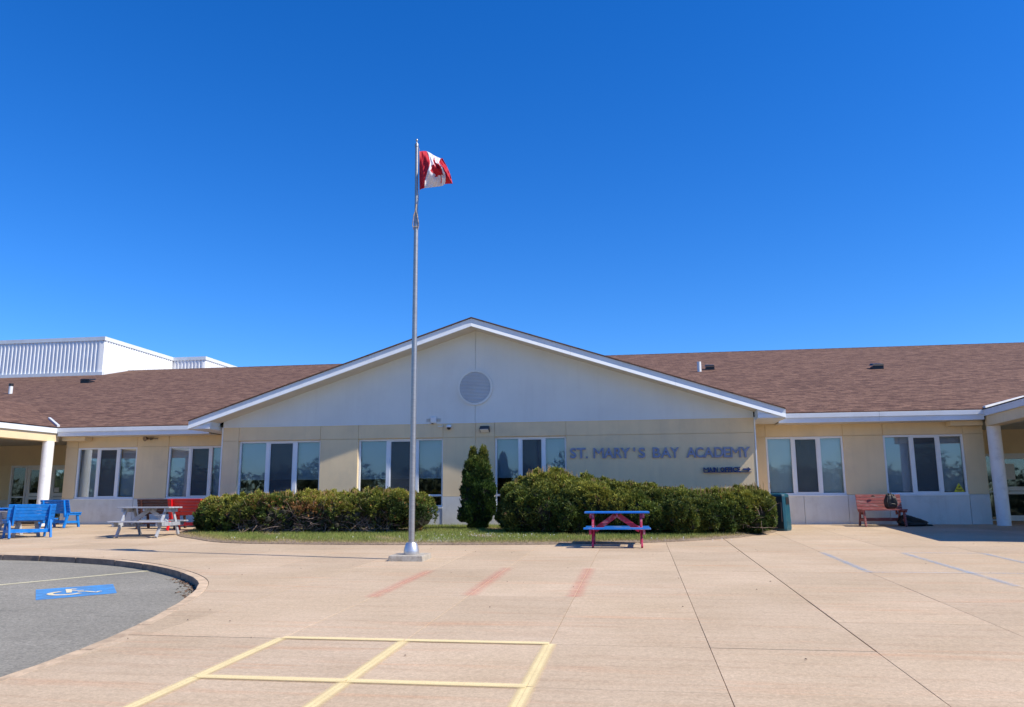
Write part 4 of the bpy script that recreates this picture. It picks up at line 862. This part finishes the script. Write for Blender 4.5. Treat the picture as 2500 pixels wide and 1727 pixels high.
# ---- bags
def blob(name, prof, m, loc, rz, label, cat_, sq=.6, amp=.03, seed=1):
    bm = bmesh.new(); bmesh.ops.create_icosphere(bm, subdivisions=5, radius=1); r_ = np.random.default_rng(seed); ks = r_.normal(0, 1, (14, 3))*np.linspace(2, 9, 14)[:, None]; ph = r_.uniform(0, 6.28, 14)
    for v in bm.verts:
        n = v.co.normalized(); n = Vector([math.copysign(abs(c)**.62, c) for c in n]); s_ = sum(math.sin(ks[i].dot(n)+ph[i])/(1+i*.35) for i in range(14)); cre = -abs(math.sin(ks[3].dot(n)*1.5+ph[2]))**.5; x, y, z = prof(n); f = 1+amp*s_*1.0+amp*cre
        v.co = Vector((x*f, y*f, max(z*f, 0)))
    me = bpy.data.meshes.new(name); bm.to_mesh(me); bm.free(); me.materials.append(m); me.polygons.foreach_set('use_smooth', [True]*len(me.polygons)); t = empty(name, loc, rz, label, cat_); o = bpy.data.objects.new('shell', me); COL.objects.link(o); o.parent = t; return t
bp = blob('backpack', lambda n: (n.x*.165*(1-.35*max(n.z, 0)), n.y*.11, (n.z*.5+.5)*.40-.01), FABK, (6.46, .30, gz(.36)+.445), R(-5), 'black backpack slumped on the seat of the maroon bench', 'bag', amp=.035, seed=3)
MB().tube([(-.05, -.02, .33), (-.03, -.03, .385), (.03, -.03, .385), (.05, -.02, .33)], .008, 6).build('handle', FABK, bp); MB().tube([(-.08, -.085, .30), (-.10, -.125, .18), (-.07, -.10, .04)], .013, 6).build('strap', FABK, bp); MB().tube([(-.11, -.09, .12), (0, -.118, .14), (.11, -.09, .12)], .006, 6).build('zip', BLACK, bp)
bg2 = blob('duffel_bag', lambda n: (n.x*.36, n.y*.17, (n.z*.5+.5)*.36*(1-.6*(n.x*.5+.5))-.01), FABK, (7.0, .45, gz(.45)), R(8), 'black duffel bag collapsed on the ground right of the maroon bench', 'bag', amp=.05, seed=9)
MB().tube([(.24, -.05, .07), (.34, -.08, .03), (.46, -.05, .025), (.52, 0, .01)], [.02, .025, .02, .01], 8).build('strap', FABK, bg2); MB().tube([(-.25, -.14, .22), (-.05, -.17, .12), (.15, -.14, .10)], .008, 6).build('handle', FABK, bg2)
cp_ = empty('cap', (6.12, .62, gz(.5)+.745), 0, 'small dark sunglass case hooked on the maroon bench back', 'case'); MB().tube([(-.045, -.03, 0), (0, -.04, .004), (.045, -.03, 0)], [.012, .022, .012], 10).build('shell', BLACK, cp_)
cp_.name = 'glasses_case'; cp_.location = (6.12, .62, gz(.5)+.77)
# ---- litter bin
bn = empty('litter_bin', G3(3.40, -1.30), R(-28), 'tall teal plastic litter bin at the right end of the hedge', 'litter bin')
def bin_mesh():
    mb = MB()
    def ringp(w, z, c=.05): return [(-w+c, -w, z), (w-c, -w, z), (w, -w+c, z), (w, w-c, z), (w-c, w, z), (-w+c, w, z), (-w, w-c, z), (-w, -w+c, z)]
    mb.hexa(ringp(.215, .0), ringp(.22, .045)); mb.hexa(ringp(.225, .046), ringp(.205, .83)); return mb, ringp
mb, rp = bin_mesh(); mb.build('body', TEAL, bn, bevel=.006)
q = MB(); q.hexa(rp(.205, .831), rp(.20, .87, .06)); q.hexa(rp(.20, .871, .06), rp(.15, .90, .06)); q.build('lid', TEAL, bn, bevel=.006)
q = MB(); q.hexa([(.218, -.12, .63), (.222, -.12, .63), (.222, .12, .63), (.218, .12, .63)], [(.212, -.11, .80), (.216, -.11, .80), (.216, .11, .80), (.212, .11, .80)]); q.build('opening', BLACK, bn)
q = MB(); q.hexa([(-.165, -.229, .05), (.165, -.229, .05), (.165, -.226, .05), (-.165, -.226, .05)], [(-.15, -.211, .82), (.15, -.211, .82), (.15, -.206, .82), (-.15, -.206, .82)]); q.build('door', TEAL_SHADE, bn)
q = MB(); q.hexa([(.13, -.233, .22), (.138, -.233, .22), (.138, -.228, .22), (.13, -.228, .22)], [(.125, -.219, .68), (.133, -.219, .68), (.133, -.214, .68), (.125, -.214, .68)]); q.build('handle', mat('tan_plastic', (.35, .28, .25), .5), bn)
q = MB()
for z in (.10, .15, .20): q.box((.219, -.13, z), (.229, .13, z+.018))
q.build('ribs', TEAL, bn)
# stepping stones
for i, (pts, lb) in enumerate(((((1012, 1328), (1018, 1322), (1031, 1317), (1033, 1320), (1022, 1328)), 'small pale flagstone right beside the flagpole base'), (((1041, 1327), (1052, 1318), (1087, 1317), (1092, 1320), (1083, 1327)), 'middle pale flagstone set in the grass edge'), (((1085, 1327), (1094, 1320), (1090, 1317.5), (1124, 1317.5), (1130, 1321), (1115, 1326)), 'rightmost pale flagstone set in the grass edge'))):
    pg = [onG(x, y) for x, y in pts]; c = sum(pg, Vector())/len(pg); t = MB(); t.hexa([(p.x, p.y, gz(p.y)-.03) for p in pg], [(p.x, p.y, gz(p.y)+.045) for p in pg]); o = t.build('flagstone', FLAGST, bevel=.006); tag(o, lb, 'flagstone', 'flagstones at the lawn edge')
# ================================================================== HEDGES AND TREE
def tufts(name, lumps, n, parent, size=(.05, .09), blades=6, upb=.5, hole=None, tint=None, squash=.8, wid=.011, rand=.55, depth=.12):
    C = np.array([l[:3] for l in lumps]); Rr = np.array([l[3:6] for l in lumps]); area = Rr[:, 0]*Rr[:, 2]*np.where(Rr[:, 0] < .04, 3.0, np.where(Rr[:, 0] < .2, 1.5, 1.0)); pick = rng.choice(len(lumps), n*2, p=area/area.sum())
    d = rng.normal(0, 1, (n*2, 3)); d /= np.linalg.norm(d, axis=1)[:, None]
    d = np.sign(d)*np.abs(d)**squash; d /= np.linalg.norm(d, axis=1)[:, None]
    k = 1-np.abs(rng.normal(0, depth, n*2)); P_ = C[pick]+d*Rr[pick]*k[:, None]
    ok = np.ones(len(P_), bool)
    for c, r in zip(C, Rr):
        if r[0] < .2: continue
        ok &= (((P_-c)/(r*.84))**2).sum(1) > 1-2*depth*0-.35*(0)
    zmin = SLOPE*(P_[:, 1]-WY)+.02; ok &= P_[:, 2] > zmin; ok &= (d[:, 1] < .5)
    gp = np.sin(P_[:, 0]*9+P_[:, 2]*5)*np.cos(P_[:, 2]*11-P_[:, 0]*4)+np.sin(P_[:, 0]*17+P_[:, 2]*13)*.5
    ok &= ~((gp > .62) & (P_[:, 2] < np.median(P_[:, 2])+.12) & (rng.random(len(P_)) < .8))
    if hole is not None: ok &= hole(P_)
    P_, d, k, pick = P_[ok][:n], d[ok][:n], k[ok][:n], pick[ok][:n]; m = len(P_)
    nrm = d/Rr[pick]; nrm /= np.linalg.norm(nrm, axis=1)[:, None]; base = nrm+np.array([0, 0, upb]); base /= np.linalg.norm(base, axis=1)[:, None]
    sz = rng.uniform(*size, m); cl = tint(P_, m)*rng.uniform(.82, 1.2, len(lumps))[pick][:, None]
    Vv = np.empty((m, blades, 4, 3)); Tt = np.empty((m, blades, 4, 3))
    for b in range(blades):
        dr = base+rng.normal(0, rand, (m, 3)); dr /= np.linalg.norm(dr, axis=1)[:, None]; L_ = sz*rng.uniform(.6, 1.15, m)
        sd = np.cross(dr, rng.normal(0, 1, (m, 3))); sd /= np.linalg.norm(sd, axis=1)[:, None]+1e-9; w = wid*rng.uniform(.7, 1.3, m)
        o = P_+rng.normal(0, .012, (m, 3)); tip = o+dr*L_[:, None]; mid = o+dr*(L_*.5)[:, None]
        Vv[:, b, 0] = o; Vv[:, b, 1] = mid+sd*w[:, None]; Vv[:, b, 2] = tip; Vv[:, b, 3] = mid-sd*w[:, None]
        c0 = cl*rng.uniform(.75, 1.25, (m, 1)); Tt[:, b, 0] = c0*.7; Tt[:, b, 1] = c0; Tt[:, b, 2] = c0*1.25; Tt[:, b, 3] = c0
    o = arrays_mesh(name, Vv.reshape(-1, 3), np.arange(m*blades*4).reshape(-1, 4), LEAF, Tt.reshape(-1, 3)); keep(o, parent); return o
def field(P_, s, seed): return np.sin(P_[:, 0]*s+seed)*np.cos(P_[:, 1]*s*1.3+seed*2)+np.sin(P_[:, 2]*s*1.7+P_[:, 0]*s*.6+seed*3)
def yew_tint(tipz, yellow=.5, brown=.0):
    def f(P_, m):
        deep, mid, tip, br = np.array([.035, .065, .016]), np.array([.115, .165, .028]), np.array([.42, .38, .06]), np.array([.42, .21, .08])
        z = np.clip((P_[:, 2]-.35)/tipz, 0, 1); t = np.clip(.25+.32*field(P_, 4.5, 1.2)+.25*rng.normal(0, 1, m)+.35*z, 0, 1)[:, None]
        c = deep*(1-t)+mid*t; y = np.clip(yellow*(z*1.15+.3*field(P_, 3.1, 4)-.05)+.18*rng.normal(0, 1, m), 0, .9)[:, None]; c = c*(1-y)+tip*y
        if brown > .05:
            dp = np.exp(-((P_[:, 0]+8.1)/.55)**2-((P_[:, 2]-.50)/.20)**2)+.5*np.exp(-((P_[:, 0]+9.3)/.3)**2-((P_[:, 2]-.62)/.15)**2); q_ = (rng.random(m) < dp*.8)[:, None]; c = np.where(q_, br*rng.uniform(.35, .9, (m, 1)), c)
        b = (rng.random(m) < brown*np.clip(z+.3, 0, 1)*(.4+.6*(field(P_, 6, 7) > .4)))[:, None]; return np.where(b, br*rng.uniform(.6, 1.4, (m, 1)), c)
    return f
def branches(parent, xs, ys, z0, z1, n, name, m, r=(.004, .010), ln=(.3, .8), fan=1.0):
    mb = MB()
    for i in range(n):
        p = Vector((random.uniform(*xs), random.uniform(*ys), 0)); p.z = gz(p.y)+random.uniform(z0, z1); a = random.uniform(-1, 1)*fan*math.pi; d = Vector((math.sin(a), random.uniform(-.5, .1), math.cos(a)*.55+.15)).normalized(); L_ = random.uniform(*ln); pts = [p]
        for k in range(4): d = (d+Vector((random.gauss(0, .35), random.gauss(0, .2), random.gauss(0, .3)))).normalized(); p = p+d*L_/4; p.z = max(p.z, gz(p.y)+.03); pts.append(p)
        r0 = random.uniform(*r); mb.tube(pts, [r0*(1-.18*k) for k in range(5)], 5, cap=False)
    o = keep(mb.build(name, m), parent); o['kind'] = 'stuff'; return o
def shrub(name, loc, label, lumps, n, tint, core=.76, hole=None, **kw):
    t = empty(name, loc, label=label, cat='hedge' if 'hedge' in name else 'shrub')
    tufts('foliage', lumps, n, t, tint=tint, hole=hole, **kw)
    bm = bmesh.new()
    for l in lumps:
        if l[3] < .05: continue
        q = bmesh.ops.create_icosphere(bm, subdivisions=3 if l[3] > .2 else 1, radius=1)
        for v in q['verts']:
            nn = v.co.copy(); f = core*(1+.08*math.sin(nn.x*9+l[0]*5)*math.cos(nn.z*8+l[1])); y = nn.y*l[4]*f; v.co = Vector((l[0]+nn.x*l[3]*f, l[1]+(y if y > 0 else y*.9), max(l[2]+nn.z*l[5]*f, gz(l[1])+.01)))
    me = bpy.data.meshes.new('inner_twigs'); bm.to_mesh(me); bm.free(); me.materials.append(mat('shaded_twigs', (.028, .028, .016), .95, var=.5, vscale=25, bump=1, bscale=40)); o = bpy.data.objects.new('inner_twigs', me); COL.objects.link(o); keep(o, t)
    return t
LH = []
for i, x in enumerate(np.arange(-11.0, -5.45, .42)):
    e = 1 if -10.6 < x < -5.9 else .84
    top = np.interp(x, [-11.3, -10.7, -9.7, -8.3, -6.5, -5.2], [.55, .68, .78, .82, .84, .76]); gzz = gz(-2.1); h = (top-gzz)/2
    LH.append((x+random.uniform(-.08, .08), -2.15+random.uniform(-.1, .1)+(.5 if x < -10.9 else 0), gzz+h*1.0, .45, .95*e, h+random.uniform(-.015, .02)))
    if random.random() < .9: LH.append((x+random.uniform(-.2, .2), -2.75+random.uniform(-.12, .12)+(.5 if x < -10.7 else 0), gzz+h*random.uniform(.85, 1.25), .28, .42, .36))
def puffs(base_l, n, x0, x1, r=(.10, .19)):
    out = []; tries = 0
    while len(out) < n and tries < n*60:
        tries += 1; l = random.choice(base_l); d = Vector((random.gauss(0, 1), -abs(random.gauss(0, 1))*.9+.25, random.gauss(0, 1)+.35)).normalized()
        p = (l[0]+d.x*l[3]*.97, l[1]+d.y*l[4]*.97, l[2]+d.z*l[5]*.97)
        if not (x0 < p[0] < x1) or p[2] < gz(p[1])+.12: continue
        if any(((p[0]-m[0])/m[3])**2+((p[1]-m[1])/m[4])**2+((p[2]-m[2])/m[5])**2 < .80 for m in base_l): continue
        q = random.uniform(*r); out.append((*p, q, q, q*random.uniform(.8, 1.2)))
    return out
def spires(base_l, n, x0, x1, h=(.05, .12)):
    out = []
    while len(out) < n:
        l = random.choice(base_l)
        if l[3] < .2: continue
        a_ = random.uniform(0, 6.28); q = random.uniform(0, .75); p = (l[0]+math.cos(a_)*q*l[3], l[1]+math.sin(a_)*q*l[4], l[2]+l[5]*math.sqrt(1-q*q))
        if not x0 < p[0] < x1: continue
        if any(((p[0]-m[0])/m[3])**2+((p[1]-m[1])/m[4])**2+((p[2]-m[2])/m[5])**2 < .85 for m in base_l): continue
        hh = random.uniform(*h); out.append((p[0], p[1], p[2]+hh*.35, .028, .028, hh))
    return out
BL = list(LH); LH += puffs(BL, 330, -11.3, -5.25, (.06, .115)); LH += spires(BL, 110, -11.0, -5.4)
def lhole(P_):
    w = np.clip(.95*np.exp(-((P_[:, 0]+8.4)/1.5)**2)+.75*np.exp(-((P_[:, 0]+6.3)/.9)**2), 0, 1); lim = gz(-2.5)+.10+.50*w+.07*np.sin(P_[:, 0]*7)
    return ~((P_[:, 1] < -1.6) & (P_[:, 2] < lim+.06*np.sin(P_[:, 0]*13)) & (rng.random(len(P_)) < .93))
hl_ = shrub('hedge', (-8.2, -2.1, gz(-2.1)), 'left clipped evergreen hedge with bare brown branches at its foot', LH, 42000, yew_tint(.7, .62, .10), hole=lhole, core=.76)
branches(hl_, (-9.9, -6.0), (-3.05, -2.5), .05, .55, 620, 'bare_branches', BARK, ln=(.25, .7)); branches(hl_, (-10.6, -5.4), (-2.95, -2.2), .0, .35, 260, 'dark_branches', BARKD, ln=(.3, .7))
RH = []
for i, x in enumerate(np.arange(-1.25, 2.70, .39)):
    top = np.interp(x, [-1.3, -.6, 0, .6, 1.5, 2.2, 2.9], [1.08, 1.05, .98, .86, .80, .84, .92]); gzz = gz(-2.2); h = (top-gzz)/2
    yc = np.interp(x, [-1.3, 1, 2.5, 3.1], [-2.45, -2.5, -2.0, -1.7]); RH.append((x+random.uniform(-.06, .06), yc, gzz+h, .46, 1.0, h+random.uniform(-.02, .03)))
    RH.append((x+random.uniform(-.2, .2), yc-.65+random.uniform(-.1, .1), gzz+h*random.uniform(.7, 1.2), .30, .42, .38))
BR = list(RH); RH += puffs(BR, 380, -1.6, 3.08, (.06, .115)); RH += spires(BR, 110, -1.4, 3.1)
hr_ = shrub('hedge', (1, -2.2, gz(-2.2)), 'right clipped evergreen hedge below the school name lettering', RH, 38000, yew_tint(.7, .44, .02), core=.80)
branches(hr_, (-1.0, 2.9), (-3.1, -2.6), .03, .6, 120, 'bare_branches', BARK, ln=(.2, .45), r=(.003, .007))
TB = []
for (x, y, top, rx) in ((-2.9, -2.1, 1.08, .46), (-2.45, -2.25, 1.26, .46), (-2.0, -2.3, 1.28, .48), (-1.6, -2.35, 1.18, .46), (-3.05, -1.9, .75, .42), (-1.3, -2.3, 1.15, .45), (-2.2, -2.9, .95, .48), (-2.75, -2.75, .85, .42), (-1.6, -2.95, .9, .45)):
    h = (top-gz(y))/2; TB.append((x, y, gz(y)+h, rx, .62, h))
BT = list(TB); TB += puffs(BT, 160, -3.45, -1.0, (.07, .13)); TB += spires(BT, 60, -3.3, -1.2, (.07, .15))
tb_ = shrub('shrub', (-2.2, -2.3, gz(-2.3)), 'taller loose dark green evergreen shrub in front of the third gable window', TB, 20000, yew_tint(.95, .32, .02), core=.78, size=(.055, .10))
branches(tb_, (-3.0, -1.3), (-3.2, -2.7), .03, .35, 70, 'bare_branches', BARK, ln=(.2, .5))
# upright leader shoots along the hedge tops
def shoots(parent, x0, x1, yc, tops, n):
    mb = MB()
    for i in range(n):
        x = random.uniform(x0, x1); y = yc+random.uniform(-.5, .35); z = np.interp(x, tops[0], tops[1])-.05; h = random.uniform(.06, .17); mb.tube([(x, y, z-.05), (x+random.uniform(-.012, .012), y, z+h*.6), (x+random.uniform(-.02, .02), y, z+h)], [.006, .007, .002], 5, cap=False)
    o = keep(mb.build('leader_shoots', mat('tan_new_shoots', (.34, .22, .08), .8, var=.3, vscale=20)), parent); o['kind'] = 'stuff'
shoots(hl_, -10.6, -5.4, -2.2, ([-10.7, -9.7, -8.3, -6.5, -5.2], [.76, .86, .90, .92, .84]), 170); shoots(hr_, -1.1, 3.0, -2.3, ([-1.3, 0, .6, 1.5, 2.9], [1.15, 1.05, .93, .88, 1.0]), 150); shoots(tb_, -3.0, -1.3, -2.3, ([-3.0, -2.5, -2.0, -1.3], [1.15, 1.4, 1.45, 1.15]), 45)
# arborvitae
AV = []
for z, w in ((.12, .20), (.28, .33), (.48, .40), (.70, .43), (.92, .43), (1.12, .39), (1.30, .33), (1.46, .27), (1.58, .22)):
    for o_ in (-.52, 0, .52): AV.append((-4.11+o_*w+random.uniform(-.015, .015), -1.45+random.uniform(-.03, .03), z, w*.50, w*.72, .17))
for x, k in ((-4.25, 0), (-3.98, .03)):
    for z, w in ((1.64, .125), (1.74, .10), (1.84, .075), (1.93, .045)): AV.append((x, -1.43, z+k, w, w, .12))
AV += [(-4.47, -1.6, .30, .14, .15, .17), (-3.80, -1.5, .5, .14, .2, .25)]
for q in range(70):
    l = random.choice(AV[:27]); a_ = random.uniform(3.3, 6.1); AV.append((l[0]+math.cos(a_)*l[3]*.95, l[1]+math.sin(a_)*l[4]*.95, l[2]+random.uniform(-.1, .1), .055, .055, random.uniform(.10, .18)))
av = empty('cedar_tree', (-4.1, -1.45, gz(-1.45)), label='narrow dark green cedar with twin pointed tops beside the gable wall', cat='tree')
def av_tint(P_, m):
    t = np.clip(.3+.3*field(P_, 7, 2)+.3*rng.normal(0, 1, m), 0, 1)[:, None]; c = np.array([.026, .058, .014])*(1-t)+np.array([.085, .15, .025])*t; y = np.clip((P_[:, 2]-1.4)*.7+.2*rng.normal(0, 1, m), 0, .75)[:, None]; return c*(1-y)+np.array([.30, .27, .05])*y
tufts('crown', AV, 11000, av, tint=av_tint, upb=1.6, size=(.05, .10), wid=.012, rand=.32, blades=6, depth=.10)
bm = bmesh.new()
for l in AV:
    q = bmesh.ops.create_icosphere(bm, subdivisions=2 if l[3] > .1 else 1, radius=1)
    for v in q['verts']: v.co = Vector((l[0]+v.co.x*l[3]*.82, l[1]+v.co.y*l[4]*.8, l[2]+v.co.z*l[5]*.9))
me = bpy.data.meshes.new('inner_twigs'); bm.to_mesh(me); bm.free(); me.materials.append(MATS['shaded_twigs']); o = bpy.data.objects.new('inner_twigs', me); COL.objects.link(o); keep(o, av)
keep(MB().tube([(-4.1, -1.45, gz(-1.45)-.02), (-4.12, -1.45, .6), (-4.1, -1.45, 1.6)], [.05, .04, .015], 8).build('trunk', BARKD), av)
# dry leaves caught at the curb tip and twigs on the plaza
mb = MB()
for i in range(220):
    s_ = random.uniform(0, 1); p, nn = at_len(LL[[k for k, c in enumerate(cl) if c[0] > -6.6 and c[1] < -10.9][0]]+s_*2.3-.4); r = abs(random.gauss(0, .09))+.01; c = Vector((p.x-nn.x*r, p.y-nn.y*r, 0)); c.z = gz(c.y)-.098; a = random.uniform(0, 6.28); q = random.uniform(.012, .035)
    d = Vector((math.cos(a), math.sin(a), random.uniform(0, .5)))*q; e = Vector((-math.sin(a), math.cos(a), random.uniform(0, .4)))*q*.5; mb.face([c-d, c+e, c+d, c-e+Vector((0, 0, .006))])
tag(mb.build('dry_leaves', mat('dry_leaf', (.16, .08, .035), .9, var=.5, vscale=30)), 'dry brown leaves gathered against the curb tip', 'leaves', kind='stuff')
mb = MB()
for i in range(170):
    x, y = random.uniform(-17, 9), random.uniform(-16, -.2)
    if in_poly(x, y, LAWN) or in_poly(x, y, CVO): continue
    c = Vector((x, y, gz(y)+.006)); a = random.uniform(0, 6.28); q = random.uniform(.004, .012); d = Vector((math.cos(a), math.sin(a), 0))*q; e = Vector((-math.sin(a), math.cos(a), 0))*q*.5; mb.hexa([c-d-e, c+d-e, c+d+e, c-d+e], [c-d*.5+Vector((0, 0, .006)), c+d*.5-e+Vector((0, 0, .006)), c+d*.5+Vector((0, 0, .006)), c-d*.4+e+Vector((0, 0, .006))])
tag(mb.build('grit', mat('grit_debris', (.16, .11, .08), .9, var=.6, vscale=3)), 'scattered bits of bark and grit on the plaza', 'debris', kind='stuff')
# ================================================================== TREES BEHIND THE VIEWER (seen in the window glass)
def treeline():
    n = 60000; tx = np.arange(-75, 60, 2.6)+rng.uniform(-1.2, 1.2, len(np.arange(-75, 60, 2.6))); ty = rng.uniform(-72, -56, len(tx)); th_ = rng.uniform(3.5, 7.0, len(tx)); k = rng.integers(0, len(tx), n)
    d = rng.normal(0, 1, (n, 3)); d /= np.linalg.norm(d, axis=1)[:, None]; r = rng.random(n)**.4; P_ = np.stack([tx[k]+d[:, 0]*r*2.6, ty[k]+d[:, 1]*r*2.6, th_[k]*.55-1+d[:, 2]*r*th_[k]*.48], 1); low = rng.random(n) < .35; P_[low] = np.stack([rng.uniform(-80, 62, low.sum()), rng.uniform(-64, -58, low.sum()), rng.uniform(-1.2, 3.6, low.sum())], 1); e = rng.normal(0, .26, (n, 2, 3)); V = np.stack([P_, P_+e[:, 0], P_+e[:, 1]], 1)
    o = arrays_mesh('distant_trees', V.reshape(-1, 3), np.arange(n*3).reshape(-1, 3), FARB); tag(o, 'loose belt of green trees across the road from the school', 'trees', kind='stuff')
treeline()
